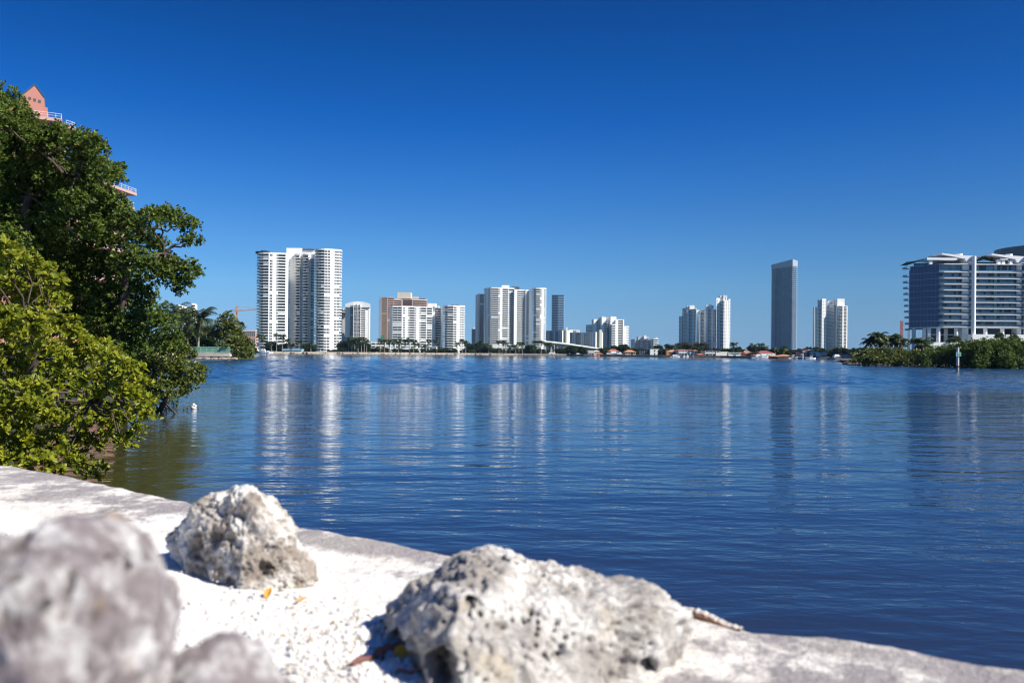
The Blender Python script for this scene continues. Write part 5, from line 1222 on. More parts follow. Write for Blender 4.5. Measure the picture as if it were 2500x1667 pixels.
house('small white house with a dusty red hip roof', 1695, 1704, 857, 572, 8, CREAM, 'hip', PINKR, 3.2, 1, 2, door=False)
house('open pavilion with an orange red roof at the waterside', 1704, 1717, 865.5, 560, 6, DARKH, 'hip', mat('red_orange_tiles', (.55, .17, .06), .8, .25, .5), 2.6, 2, 1, zb=.5)
house('grey framed glass house with dark roof eaves', 1720, 1757, 857, 572, 12, mat('grey_frame', (.34, .37, .44), .7, .15, .2), 'hip', SLATE, 2.2, 6, 2, balcony=True)
house('white cube house above the long white yacht shed', 1760, 1775.5, 860, 565, 9, WHITE, 'flat', WHITE, .8, 2, 2, door=False)
house('white modern house with a long dark upper window', 1779, 1808, 861.5, 548, 10, WHITE, 'flat', WHITE, 1.0, 1, 2, glz=GLASSB)
house('red orange walled house right of the white modern house', 1808.5, 1818, 862, 549, 9, REDW, 'flat', REDW, .6, 2, 2)
house('house under a dusty red roof behind the red orange wall', 1816, 1838, 863, 560, 12, PINKR, 'hip', PINKR, 8, 4, 2)
house('white terrace villa under a wide dark red roof', 1853, 1892, 862.5, 540, 14, BLUISH, 'hip', mat('dark_red_roof', (.30, .10, .09), .85, .3, .6), 6.5, 7, 2, balcony=True)
house('small dark red roofed white house left of the terrace villa', 1841, 1853, 867.5, 520, 8, WHITE, 'hip', CORAL, 2.4, 3, 1)
house('long low tan house with an orange roof by the water', 1881, 1904, 869.5, 505, 10, TAN, 'hip', ORANGE, 2.8, 4, 1)
house('long low wing under an orange roof joined to the tan house', 1904.4, 1934, 868.5, 507, 10, TAN, 'hip', ORANGE, 3.0, 5, 1)
house('red roofed tower house with a white post', 1955, 1972, 859, 500, 9, TAN, 'hip', CORAL, 3.4, 2, 2)
house('cream upper house behind the green bush', 1974, 1988, 854.5, 505, 8, CREAM, 'flat', CREAM, .6, 2, 2, door=False)
house('cream stepped house right of the green bush', 1984, 1996, 860, 495, 8, CREAM, 'flat', CREAM, .6, 1, 2, door=False)
house('white pergola house with dark posts', 1999, 2019, 862, 490, 8, WHITE, 'flat', WHITE, 1.0, 4, 2)
house('low dusty roofed house left of the mangrove point', 2050, 2066, 867, 478, 8, DARKH, 'hip', PINKR, 2.4, 3, 1)
house('low dusty roofed house nearest the mangrove point', 2065, 2084, 867, 470, 8, DARKH, 'hip', PINKR, 3.2, 3, 1)
house('white little pavilion with three tall windows under the lower white block', 1040, 1065.5, 846.5, 800, 8, WHITE, 'flat', WHITE, 1, 3, 1, door=False)
h_ = house('long pavilion with a pale blue wavy roof before the tallest tower', 690, 736, 855.5, 752, 8, WHITE, 'flat', mat('pale_blue_roof', (.30, .48, .60), .5, .1, .3), 3.8, 7, 1, door=False)
house('far reddish building left of the tallest tower', 586, 623, 809, 1050, 20, mat('reddish_wall', (.50, .30, .25), .85, .15, .1), 'flat', mat('pale_pink_band', (.66, .56, .52), .8, .1, .1), 3, 8, 3, door=False)

# ---- white blocks far behind the coconut palms
for i, (a, b, t, D) in enumerate([(432, 446, 744, 900), (446.5, 458, 749, 905), (464, 478, 741, 910)]):
    tower('white_tower', ['left one of the white towers glimpsed through the coconut palms', 'lower white tower glimpsed between two coconut palms', 'right white tower glimpsed through the coconut palms'][i], [dict(top=t, depth=18, bays=[('p', [(a, D), (a + 3, D - 4)]), ('b', [(a + 3, D - 4), (b, D)])])], D, mode='stack', seed=70 + i)
# ---- boats
def boat(label, px, py, D, L_, yaw=0, kind='cruiser', col=None):
    """hull lofted from stations, with cabin, windscreen and rail as parts"""
    th = thing('boat', label, 'boat', (X(px, D), D, 0), 'boats along the far shore', yaw)
    col = col or STEELW; m = MB(); W_ = L_ * .15; H = L_ * .11; st = []
    for i in range(9):
        t = i / 8; w_ = W_ * (1 - max(0, (t - .45) / .55) ** 2.2) * (.9 + .1 * min(1, t * 4)); zt = H * (.75 + .5 * t * t); x = L_ * (t - .5)
        st.append([(x, -w_, zt), (x - L_ * .02, -w_ * .75, -.1), (x - L_ * .02, w_ * .75, -.1), (x, w_, zt)])
    v = [p for s in st for p in s]; m.add(v, [(i * 4 + k, (i + 1) * 4 + k, (i + 1) * 4 + k + 1, i * 4 + k + 1) for i in range(8) for k in range(3)], 0)
    m.add(v, [(i * 4, i * 4 + 3, (i + 1) * 4 + 3, (i + 1) * 4) for i in range(8)] + [(0, 1, 2, 3)], 0)
    m.build('hull', col, th)
    c = MB(); z = H * .85
    if kind == 'cruiser':
        c.prism([(-L_ * .22, -W_ * .7), (L_ * .2, -W_ * .6), (L_ * .2, W_ * .6), (-L_ * .22, W_ * .7)], z, z + H * .9)
        c.prism([(-L_ * .18, -W_ * .6), (L_ * .08, -W_ * .5), (L_ * .08, W_ * .5), (-L_ * .18, W_ * .6)], z + H * .9 + .02, z + H * 1.6)
        c.build('cabin', STEELW, th)
        g = MB(); g.box(-L_ * .2, -W_ * .72, z + H * .3, L_ * .16, W_ * .72, z + H * .62); g.build('window', GLASSD, th)
    else:
        c.prism([(-L_ * .1, -W_ * .5), (L_ * .12, -W_ * .4), (L_ * .12, W_ * .4), (-L_ * .1, W_ * .5)], z - H * .2, z + H * .5)
        for x in (-L_ * .1, L_ * .1):
            for y in (-W_ * .5, W_ * .5): c.box(x - .04, y - .04, z, x + .04, y + .04, z + H * 2)
        c.box(-L_ * .14, -W_ * .6, z + H * 2, L_ * .14, W_ * .6, z + H * 2.12); c.build('console', STEELW, th)
    return th
for a in [('large white yacht moored at the foot of the tallest tower, leftmost', 622, 858, 640, 13, 3.0), ('white yacht moored right of the largest yacht', 641, 858, 632, 11, 3.1), ('small white motor boat at the right end of the yacht row', 656, 858, 640, 7, .2),
          ('white boat on a lift under the bridge', 1412, 866, 655, 8, 0), ('red hulled open boat beside the orange roofed boathouse', 1453, 868, 612, 7.5, .15, 'open', mat('red_hull', (.45, .12, .10), .5, .1, 1)), ('white boat tied beside the dark house dock', 1484, 868, 612, 6, .3, 'open'),
          ('long dark boat in front of the dark red roofed house', 1500, 868, 612, 14, .0, 'cruiser', DARKH), ('white boat moored before the orange roofed low house', 1530, 869, 605, 6, .1, 'open'), ('covered white boat left of the pillared mansion dock', 1646, 871, 555, 6, .2), ('covered white boat directly before the pillared mansion', 1652, 871, 552, 6, .1),
          ('white boat on a lift before the bluish white mansion', 1671, 872, 548, 5, 1.2), ('white boat with a peaked cover before the mansion', 1679, 872, 548, 6, 1.3), ('tall white boat before the grey framed house', 1733, 872, 540, 6, 1.2), ('low white boat right of the tall one at the grey framed house', 1738, 872, 538, 5, .2, 'open'),
          ('white yacht before the terrace villa, left', 1852, 874, 500, 9, .1), ('white yacht before the terrace villa, right', 1866, 874, 498, 9, .05), ('white speedboat by the tan house wing', 1936, 876, 470, 7, .3, 'open'), ('round covered white boat on the dock', 1945, 875, 470, 5, 1.0), ('white boat moored at the long dock end', 1980, 877, 462, 6, .1, 'open'),
          ('dark hulled white cruiser by the mangrove point', 2044, 878, 440, 10, .1, 'cruiser', mat('navy_hull', (.04, .07, .11), .4, .1, 1)), ('white boat tucked against the stone bank', 2068, 876, 440, 7, .2)]:
    boat(*a)
LWALL = MB(); LWALL.prism([(X(1748, 545), 545), (X(1775, 545), 545), (X(1775, 545), 549), (X(1749.5, 545), 549)], .3, 3.6)
tag(LWALL.build('yacht_shed', CREAM), 'long low cream shed standing at the water below the white cube house', 'shed')
# docks
def dock(label, px0, px1, D, z=1.0):
    th = thing('dock', label, 'dock', (X(px0, D), D, 0), 'docks along the far shore'); m = MB(); x0, x1 = X(px0, D), X(px1, D)
    m.box(x0, D, z - .2, x1, D + 3, z); m.build('deck', CONC, th, tuple(th.location))
    for k in range(max(2, int((x1 - x0) / 4))):
        x = x0 + .3 + (x1 - x0 - .6) * k / max(1, int((x1 - x0) / 4) - 1); p = MB(); p.tube([(x, D - .15, -1), (x, D - .15, z + .9)], .16, 6); p.build('post', BARK, th, tuple(th.location))
dock('dock under the little boathouse with the orange roof', 1425, 1470, 618); dock('dock in front of the black glassy house', 1544, 1578, 605); dock('stone quay before the white box house', 1579, 1612, 600, 1.3); dock('dock before the pillared mansion', 1640, 1690, 556)
dock('dock before the grey framed house', 1716, 1748, 545); dock('quay before the white terrace villa', 1842, 1880, 505); dock('long dock below the red roofed tower house', 1938, 1984, 468); 
rbk = MB(); rbk.prism([(X(2052, 425), 425), (X(2082, 418), 418), (X(2084, 430), 430), (X(2054, 435), 435)], -.5, 2.4)
tag(rbk.build('stone_bank', RIPRAP), 'square stone bank at the left of the mangrove point', 'stone bank')
def pole(label, px, pyt, D, r=.18, m_=None, name='post', zb=-1):
    b = MB(); b.tube([(X(px, D), D, zb), (X(px, D), D, Z(px, pyt, D))], r, 8); return tag(b.build(name, m_ or CONC), label, 'post')
pole('slim white post standing in the water before the tallest tower', 783, 852, 690, .22, STEELW); pole('slim white post standing in the water before the lower white block', 1035, 858, 720, .25, CONC)
pole('slim grey post standing in the water before the white mansion wing', 1692, 865, 540, .22, CONC); pole('white post standing in the water before the red roofed tower house', 1960, 862, 462, .3, STEELW); pole('tall white pole between palms at the bridge left end', 1354, 841, 740, .22, STEELW)

# ---- bridge
def bridge():
    th = thing('bridge', 'white elevated road bridge sloping down to the right behind the shore trees', 'bridge', (X(1394, 850), 850, ZL))
    loc = tuple(th.location); m = MB(); pts = [(1318, 832.5, 845), (1350, 835.5, 848), (1385, 839.5, 852), (1420, 844.5, 856), (1465, 851.5, 860)]
    P = [(Vector((X(a, d), d)), Z(a, b, d)) for a, b, d in pts]
    def strip(w0, w1, dz0, dz1, mb):
        v = []
        for p, z in P: v += [(p.x, p.y + w0, z + dz0), (p.x, p.y + w1, z + dz0), (p.x, p.y + w1, z + dz1), (p.x, p.y + w0, z + dz1)]
        mb.add(v, [(i * 4 + k, (i + 1) * 4 + k, (i + 1) * 4 + (k + 1) % 4, i * 4 + (k + 1) % 4) for i in range(len(P) - 1) for k in range(4)])
    strip(0, 11, -1.1, -.2, m); m.build('deck', CONC, th, loc)
    for w0 in (-.3, 10.9):
        q = MB(); strip(w0, w0 + .3, -.6, .85, q); q.build('parapet', WHITE, th, loc)
    q = MB(); strip(2, 9, -2.4, -1.12, q); q.build('girder', mat('grey_girder', (.36, .36, .37), .9, .1, .2), th, loc)  # girder is one even mid grey
    for px in (1332, 1347, 1361, 1376, 1391, 1408, 1425):
        i = max(k for k in range(len(pts) - 1) if pts[k][0] <= px); t = (px - pts[i][0]) / (pts[i + 1][0] - pts[i][0]); d = pts[i][2] + (pts[i + 1][2] - pts[i][2]) * t; z = P[i][1] + (P[i + 1][1] - P[i][1]) * t
        q = MB(); x = X(px, d)
        for y in (3, 8): q.box(x - .7, d + y - .7, 0, x + .7, d + y + .7, z - 2.9)
        q.box(x - .9, d + 1.6, z - 2.9, x + .9, d + 9.4, z - 2.42); q.build('pier', CONC, th, loc)
bridge()
w_ = MB(); w_.box(X(1340, 745), 745, .3, X(1383, 745), 747, 2.6); tag(w_.build('garden_wall', WHITE), 'low white garden wall below the bridge on the shore', 'garden wall')

# ---- cranes
def crane(label, px, pyt, pyj, D, jl, jr, m_, tie=True, base=855):
    th = thing('tower_crane', label, 'tower crane', (X(px, D), D, ZL), 'construction cranes'); loc = tuple(th.location)
    x = X(px, D); zt, zj = Z(px, pyt, D), Z(px, pyj, D); r = .8
    m = MB()
    for a in (-r, r):
        for b in (-r, r): m.beam((x + a, D + b, ZL), (x + a, D + b, zt), .22)
    z = ZL; k = 0
    while z < zt - 2.5:
        s = 1 if k % 2 else -1; m.beam((x - r * s, D - r, z), (x + r * s, D - r, z + 2.4), .14); m.beam((x - r * s, D + r, z), (x + r * s, D + r, z + 2.4), .14); z += 2.4; k += 1
    m.build('mast', m_, th, loc)
    if jr is not None:
        j = MB(); xa, xb = X(jl, D), X(jr[0], D); za, zb = zj, Z(jr[0], jr[1], D); n = 24
        A, B = Vector((xa, D, za)), Vector((xb, D, zb)); up = Vector((0, 0, 1.3))
        for o_ in (Vector((0, -.6, 0)), Vector((0, .6, 0)), up): j.beam(A + o_, B + o_, .2)
        for i in range(n):
            p, q = A.lerp(B, i / n), A.lerp(B, (i + .5) / n); e = A.lerp(B, (i + 1) / n); j.beam(p + Vector((0, -.6, 0)), q + up, .1); j.beam(q + up, e + Vector((0, -.6, 0)), .1)
        j.build('jib', m_, th, loc)
        if tie:
            t = MB(); t.beam((x, D, zt), tuple(A.lerp(B, .75) + up), .1); t.beam((x, D, zt), tuple(A + up), .1); t.build('tie_rod', m_, th, loc)
        c = MB(); c.box(x - 1.2, D - 1.6, zj - 2.2, x + 1.2, D + .6, zj - .2); c.build('cab', m_, th, loc)
CRANEO = mat('crane_orange', (.50, .24, .13), .6, .15, 1); CRANER = mat('crane_red', (.45, .16, .14), .6, .15, 1); CRANEG = mat('crane_grey', (.30, .34, .40), .6, .15, 1)
crane('orange tower crane with a long jib reaching behind the tallest tower', 578, 747, 760.5, 1050, 568, (660, 753), CRANEO)
crane('red lattice crane mast left of the glass office building', 2201, 783, 788, 700, None, None, CRANER)
crane('faint thin grey crane mast close to the glass office building', 2219, 805, 805, 900, None, None, CRANEG)

# ---- green railed walkway on the left spit
def walkway():
    D = 189; th = thing('walkway', 'concrete waterside walkway on piles with a pale green railing', 'walkway', (X(510, D), D, 0)); loc = tuple(th.location)
    x0, x1 = X(430, D), X(560.5, D); zd = Z(510, 861, D); m = MB(); m.box(x0, D, zd - .85, x1, D + 4, zd); m.build('deck', CONC, th, loc)
    for k in range(7):
        x = x0 + 1 + (x1 - x0 - 2) * k / 6; p = MB(); p.box(x - .28, D + .5, -1, x + .28, D + 1.1, zd - .86); p.build('pile', LOUV, th, loc)
    GR = mat('green_railing', (.30, .55, .42), .5, .1, 1); zr = Z(510, 846.5, D)
    r = MB(); r.box(x0, D + .1, zr - .1, x1, D + .22, zr); r.box(x0, D + .12, zd + .12, x1, D + .2, zd + .2)
    n = int((x1 - x0) / 1.3)
    for k in range(n + 1): x = x0 + (x1 - x0) * k / n; r.box(x - .05, D + .12, zd, x + .05, D + .2, zr - .1)
    for k in range(n * 9): x = x0 + (x1 - x0) * k / (n * 9); r.box(x - .014, D + .145, zd + .2, x + .014, D + .175, zr - .1)
    ro = r.build('railing', GR, th, loc)
    g = MB(); g.box(x0, D + .19, zd + .22, x1, D + .198, zr - .12); 
    pm = mat('green_mesh_panel', (.16, .34, .27), .6, .1, 1); g.build('mesh_panel', pm, th, loc)
walkway()
V = []; Fc = []; b0 = 0; v0_, f0_ = ico(2); rs = np.random.RandomState(5)
for k in range(60):
    px = rs.uniform(478, 575); d = 186.5 + rs.rand() * 2; s = rs.uniform(.2, .5)
    V.append(v0_ * np.array([s * 1.5, s, s * .8]) * (1 + .25 * (rs.rand(len(v0_), 1) - .5)) + np.array([X(px, d), d, .12])); Fc.append(f0_ + b0); b0 += len(v0_)
tag(mesh_np('riprap', np.concatenate(V), np.concatenate(Fc), RIPRAP, smooth=False), 'tan boulders at the foot of the green railed walkway', 'riprap', kind='stuff')

# ---- channel marker
def marker():
    D = 1944.4 * HC / (905.5 - (YH + .0087 * (2338 - 1250))); x = X(2338, D); th = thing('channel_marker', 'concrete channel marker pile with a square green number board', 'channel marker', (x, D, 0)); loc = tuple(th.location)
    m = MB(); zt = Z(2338, 848, D); r = .21
    m.tube([(x, D, -1.5), (x, D, .55)], [r * 1.02, r * 1.02], 16, 0, False); m.build('pile', mat('barnacled_concrete', (.38, .34, .30), .95, .4, 6), th, loc)
    b = MB(); b.tube([(x, D, .55), (x, D, .80)], r * 1.03, 16, 0, False); b.build('tide_band', mat('tide_brown', (.12, .07, .05), .95, .3, 6), th, loc)
    u = MB(); u.tube([(x, D, .80), (x, D, zt)], [r, r * .94], 16); u.build('shaft', mat('weathered_pile', (.62, .56, .53), .9, .2, 4), th, loc)
    z1, z0 = Z(2338, 860, D), Z(2338, 869.5, D); h = (z1 - z0) / 2; zc = (z0 + z1) / 2; yf = D - r - .03
    s = MB(); s.box(x - .37, yf - .02, z0, x + .37, yf, z1, 0); so_ = s.build('sign_board', mat('sign_border', (.55, .72, .68), .5, .05, 1), th, loc)
    g = MB(); g.box(x - .32, yf - .028, z0 + .05, x + .32, yf - .021, z1 - .05); o = g.build('sign_face', mat('sign_green', (.03, .30, .18), .5, .1, 2), so_); o.location = -Vector(so_.location) - Vector(th.location)
    f = MB(); a = .13                   # the figure 7
    f.box(x - a, yf - .036, zc + .10, x + a, yf - .029, zc + .17); f.obox((x + .02, yf - .0325, zc - .03), (.030, 0, 0), (0, .0035, 0), (.055, 0, .13)); f2 = f.build('numeral', mat('sign_numeral', (.60, .80, .72), .5, .05, 1), so_); f2.location = -Vector(so_.location) - Vector(th.location)
marker()
# ================================================================== GLASS BUILDING AT RIGHT
def glass_building():
    DC, DL = 450.0, 464.0; th = thing('office_building', 'mid rise glass building on stilts with white slabs, round white columns and curved rooftop canopies', 'office building', (X(2400, DC), DC, ZL)); loc = tuple(th.location)
    def zy(v): return 580 + v / 4.355
    def zx(v): return 2080 + v / 4.355
    def Zc(v, px=2291): return Z(px, zy(v), DC)
    xl, xc, xr = X(zx(612), DL), X(zx(920), DC), X(2620, DC); yb = DC + 34
    ztop = Zc(283); zbot = Zc(950); SL = [283, 368, 434, 497, 560, 625, 689, 753, 816, 884, 948]
    GLN = mat('navy_curtain_wall', (.034, .058, .150), .25, .25, .08, .5); SKYGLZ = glass('sky_reflect_glazing', (.12, .23, .36), .12)  # front glazing: the mirrored sky is put into its blue base colour
    # left curtain wall and glass body
    b = MB(); inset = .0
    xlb = xl * yb / DL + 1; b.prism([(xl, DL), (xc - .1, DC + .05), (xc - .1, yb), (xlb, yb)], zbot, ztop, 0); b.build('curtain_wall', GLN, th, loc)
    lines = MB()
    for v in SL:
        z = Zc(v)
        p, q = Vector((xl, DL)), Vector((xc - .1, DC + .05)); n = (q - p).normalized(); nn = Vector((n.y, -n.x)) * .12
        lines.prism([tuple(p), tuple(q), tuple(q + nn), tuple(p + nn)], z - .13, z + .13)
    for k in range(1, 8):
        p = Vector((xl, DL)).lerp(Vector((xc - .1, DC + .05)), k / 8); lines.prism([(p.x - .03, p.y), (p.x + .03, p.y), (p.x + .02, p.y - .08), (p.x - .04, p.y - .08)], zbot, ztop)
    lines.build('mullion', mat('grey_mullion', (.34, .40, .50), .5, .1, .2), th, loc)
    # recessed glazing bays floor by floor and the white balcony slabs
    rg = random.Random(12)
    for i in range(len(SL) - 1):
        z1, z0 = Zc(SL[i]), Zc(SL[i + 1])
        g = MB(); g.box(xc, DC + 2.2, z0, xr, yb, z1 - .15, 0)
        x = xc + .5
        while x < xr - 2:
            w_ = rg.choice([1.3, 1.3, 2.6]); mi = rg.choice([0, 0, 1, 1, 1, 2]); g.box(x, DC + 2.12, z0 + .3, x + w_ - .12, DC + 2.2, z1 - .5, mi); x += w_
        g.build('glazing', [GLASSN, SKYGLZ, glass('mid_sky_reflect_glazing', (.09, .17, .29), .1)], th, loc)  # mid blue pane likewise carries the sky's reflection in its colour
        r = MB(); r.box(xc - .05, DC + .02, z0 + .42, xr, DC + .06, z0 + 1.25); r.build('glass_railing', mat('railing_glass', (.12, .20, .26), .1, .1, .5, .5), th, loc)
    for i, v in enumerate(SL):
        z = Zc(v); s = MB()
        s.prism([(X(zx(955), DC), DC - 1.6), (xr, DC - 1.6), (xr, DC + 2.15), (xc + .02, DC + 2.15), (xc + .02, DC + .2)], z - .11, z + .21); s.build('balcony_slab', WHITE, th, loc)
        if i < len(SL):                  # short balcony stubs on the far left edge
            t = MB(); dl = DL + .6; k = (572 + i * 3.4)
            t.box(X(zx(k), dl), dl, Z(zx(590), zy(v + 45 - i * 1.0), DL) - .14, X(zx(622 + i * 3), dl), dl + 5, Z(zx(590), zy(v + 45 - i * 1.0), DL)); 
            t.box(X(zx(k), dl), dl, Z(zx(590), zy(v + 45 - i * 1.0), DL), X(zx(k), dl) + .12, dl + 5, Z(zx(590), zy(v + 45 - i), DL) + 1.0); t.box(X(zx(k), dl), dl, Z(zx(590), zy(v + 45 - i), DL) + .92, X(zx(622), dl), dl + .1, Z(zx(590), zy(v + 45 - i), DL) + 1.0)
            t.build('side_balcony', mat('teal_grey_slab', (.32, .42, .48), .5, .1, .2), th, loc)
    # white wall fins and round columns
    for a, b2, col in ((1180, 1245, 1268), (1765, 1808, 1826)):
        w_ = MB(); w_.box(X(zx(a), DC), DC + .9, ZL + (4 if a < 1500 else 0), X(zx(b2), DC), DC + 6, Zc(255)); w_.build('wall_fin', WHITE, th, loc)
        c = MB(); cx_ = X(zx(col), DC); c.tube([(cx_, DC - 1.9, ZL - .5), (cx_, DC - 1.9, Zc(200))], M2(21 / 4.355, DC), 24); c.build('column', WHITE, th, loc)
    # corner posts of the slabs, teal recess strips
    t = MB(); t.box(X(zx(1525), DC), DC + 1.6, zbot, X(zx(1552), DC), DC + 2.1, ztop); t.build('recess_strip', mat('teal_strip', (.20, .34, .34), .4, .1, .2), th, loc)
    # stilts and glazed lobby
    lob = MB(); lob.prism([(X(zx(770), DC + 8), DC + 8), (xr, DC + 8), (xr, yb - 4), (X(zx(775), yb - 4), yb - 4)], ZL, zbot - .1, 0)
    lob.build('lobby_glazing', GLASSN, th, loc)
    sb = MB(); sb.prism([(xl, DL + .02), (xc, DC + .02), (xc, yb), (xlb, yb)], zbot - .5, zbot - .01); sb.box(xc, DC + .1, zbot - .5, xr, yb, zbot - .012); sb.build('soffit', WHITE2, th, loc)
    for px, d in ((zx(655), DL), (zx(768), DC + 7), (zx(818), DC + 5), (zx(915), DC + .6), (zx(995), DC + 7.6), (zx(1105), DC + .6), (zx(1415), DC + .6), (zx(1595), DC + .6)):
        c = MB(); c.tube([(X(px, d), d, ZL - .5), (X(px, d), d, zbot - .5)], 1.05, 14); c.build('stilt', WHITE2, th, loc)
    pw = MB(); pw.box(X(zx(815), DC - 6), DC - 6, ZL - .5, X(zx(920), DC - 6), DC + 10, Z(2280, zy(1112), DC - 6)); pw.box(X(zx(921), DC - 6), DC - 5.9, ZL - .5, X(zx(1110), DC - 6), DC - 2, Z(2280, zy(1112), DC - 6)); pw.build('podium', WHITE, th, loc)
    pw2 = MB(); pw2.box(X(zx(1280), DC - 4), DC - 4, ZL - .5, xr, DC + 1, Z(2400, zy(1030), DC)); pw2.build('podium', WHITE, th, loc)
    lb2 = MB(); lb2.box(X(zx(820), DC), DC + 1.4, Zc(1030) - .15, X(zx(1175), DC), DC + 1.6, Zc(1030) + .15); lb2.build('lobby_rail', WHITE2, th, loc)
    # penthouse, roof plates and curved canopies
    p = MB(); p.prism([(X(zx(648), DL + 3), DL + 3), (X(zx(1200), DC), DC + 4), (X(zx(1200), DC), yb - 4), (X(zx(652), yb - 4), yb - 4)], ztop, Zc(240)); p.build('penthouse_glazing', SKYGLZ, th, loc)
    p = MB(); p.box(X(zx(1295), DC), DC + 8, ztop, xr, yb - 6, Zc(240)); p.build('penthouse_glazing', GLASSN, th, loc)
    rp = MB(); rp.prism([(X(zx(572), DL), DL + 1), (X(zx(790), DC), DC + .5), (X(zx(790), DC), yb - 3), (X(zx(580), yb - 3), yb - 3)], Zc(236), Zc(230)); rp.build('roof_plate', mat('thin_dark_roof', (.12, .20, .24), .5, .1, .2), th, loc)
    rp = MB(); rp.box(X(zx(780), DC), DC - 1, Zc(240), X(zx(1100), DC), DC + 10, Zc(217)); rp.build('roof_plate', WHITE, th, loc)
    rp = MB(); rp.box(X(zx(1560), DC), DC - 1, Zc(232), X(zx(1640), DC), DC + 9, Zc(222)); rp.build('roof_plate', WHITE, th, loc)
    for px in (828, 1552, 1600, 1682):
        c = MB(); c.box(X(zx(px), DC) - .8, DC - .4, Zc(285), X(zx(px), DC) + .8, DC + 1.2, Zc(235)); c.build('roof_post', WHITE, th, loc)
    for a, b2 in ((935, 1288), (1465, 1826)):
        m = MB(); n = 16; xs = [X(zx(a + (b2 - a) * i / n), DC) for i in range(n + 1)]
        tops = [Zc(168 + 28 * (i / n) + 8 * math.sin(i / n * math.pi) * .5) for i in range(n + 1)]; bots = [Zc(182 + 40 * min(1, i / n * 1.6)) if i < n * .72 else Zc(262) for i in range(n + 1)]
        v = []
        for i in range(n + 1): v += [(xs[i], DC - 1.2, bots[i]), (xs[i], DC - 1.2, tops[i]), (xs[i], DC + 14, tops[i]), (xs[i], DC + 14, bots[i])]
        m.add(v, [(i * 4 + k, (i + 1) * 4 + k, (i + 1) * 4 + (k + 1) % 4, i * 4 + (k + 1) % 4) for i in range(n) for k in range(4)] + [(0, 1, 2, 3), (n * 4 + 3, n * 4 + 2, n * 4 + 1, n * 4)])
        m.build('roof_canopy', WHITE, th, loc)
        d = MB(); cx_ = X(zx(a + 195), DC + 2); d.tube([(cx_, DC + 2, Zc(190)), (cx_, DC + 2, Zc(166))], 1.8, 12); d.build('roof_drum', WHITE, th, loc)
    # terrace furniture specks on the slabs belong to the slabs' rails
glass_building()
leafy('roof_terrace_plants', 'dark shrubs and small palms on the roof terrace of the glass building', 'roof planting', (X(2395, 452), 454, Z(2395, 645, 452)),
      pl([(2385, 636, 3.5), (2393, 633, 4), (2402, 630, 5), (2410, 633, 4), (2420, 634, 4), (2428, 636, 3)], 454, 1, 15), 160, FARG, .5, .3, 6, 95, None, .1, False, .3, .5, 0)
for i, (px, py, r_, mt) in enumerate([(2335, 826, 9, OLIVE), (2321, 830, 7, OLIVE), (2440, 818, 9, OLIVE), (2475, 822, 9, OLIVE)]):
    leafy('podium_shrub', ['bright olive shrub on the podium left of the round column', 'small olive shrub at the white podium wall', 'olive shrub at the foot of the second glazed bay', 'olive shrub left of the right hand column'][i], 'shrub', tuple(at(px, 840, 440).xy) + (ZL,), pl([(px, py, r_), (px - 6, py + 4, r_ * .7), (px + 6, py + 3, r_ * .7)], 440, 1, 60 + i), 90, mt, .5, .3, 6, 160 + i, 'shrubs on the glass building podium', .12, False, .3, .6, 0)
# round dark tower behind
def drum():
    D = 1300; th = thing('round_tower', 'round dark tower top rising behind the glass building at the right edge', 'tower', (X(2530, D), D, ZL)); loc = tuple(th.location)
    c = Vector((X(2548, D + 36), D + 36)); r = X(2548, D + 36) - X(2442, D + 36); n = 48
    ring = [tuple(c + Vector((math.cos(6.2832 * i / n), math.sin(6.2832 * i / n))) * r) for i in range(n)]
    m = MB(); m.prism(ring, ZL, Z(2480, 600, D)); m.build('wall', mat('dark_cladding', (.05, .065, .085), .5, .2, .1), th, loc)
    for k in range(30):
        z = Z(2480, 603, D) - k * 3.4; q = MB(); rg2 = [tuple(c + Vector((math.cos(6.2832 * i / n), math.sin(6.2832 * i / n))) * (r + .18)) for i in range(n)]
        q.prism(rg2, z - 1.6, z - 1.3); q.build('floor_band', mat('band_grey', (.12, .14, .17), .6, .1, .1), th, loc)
drum()
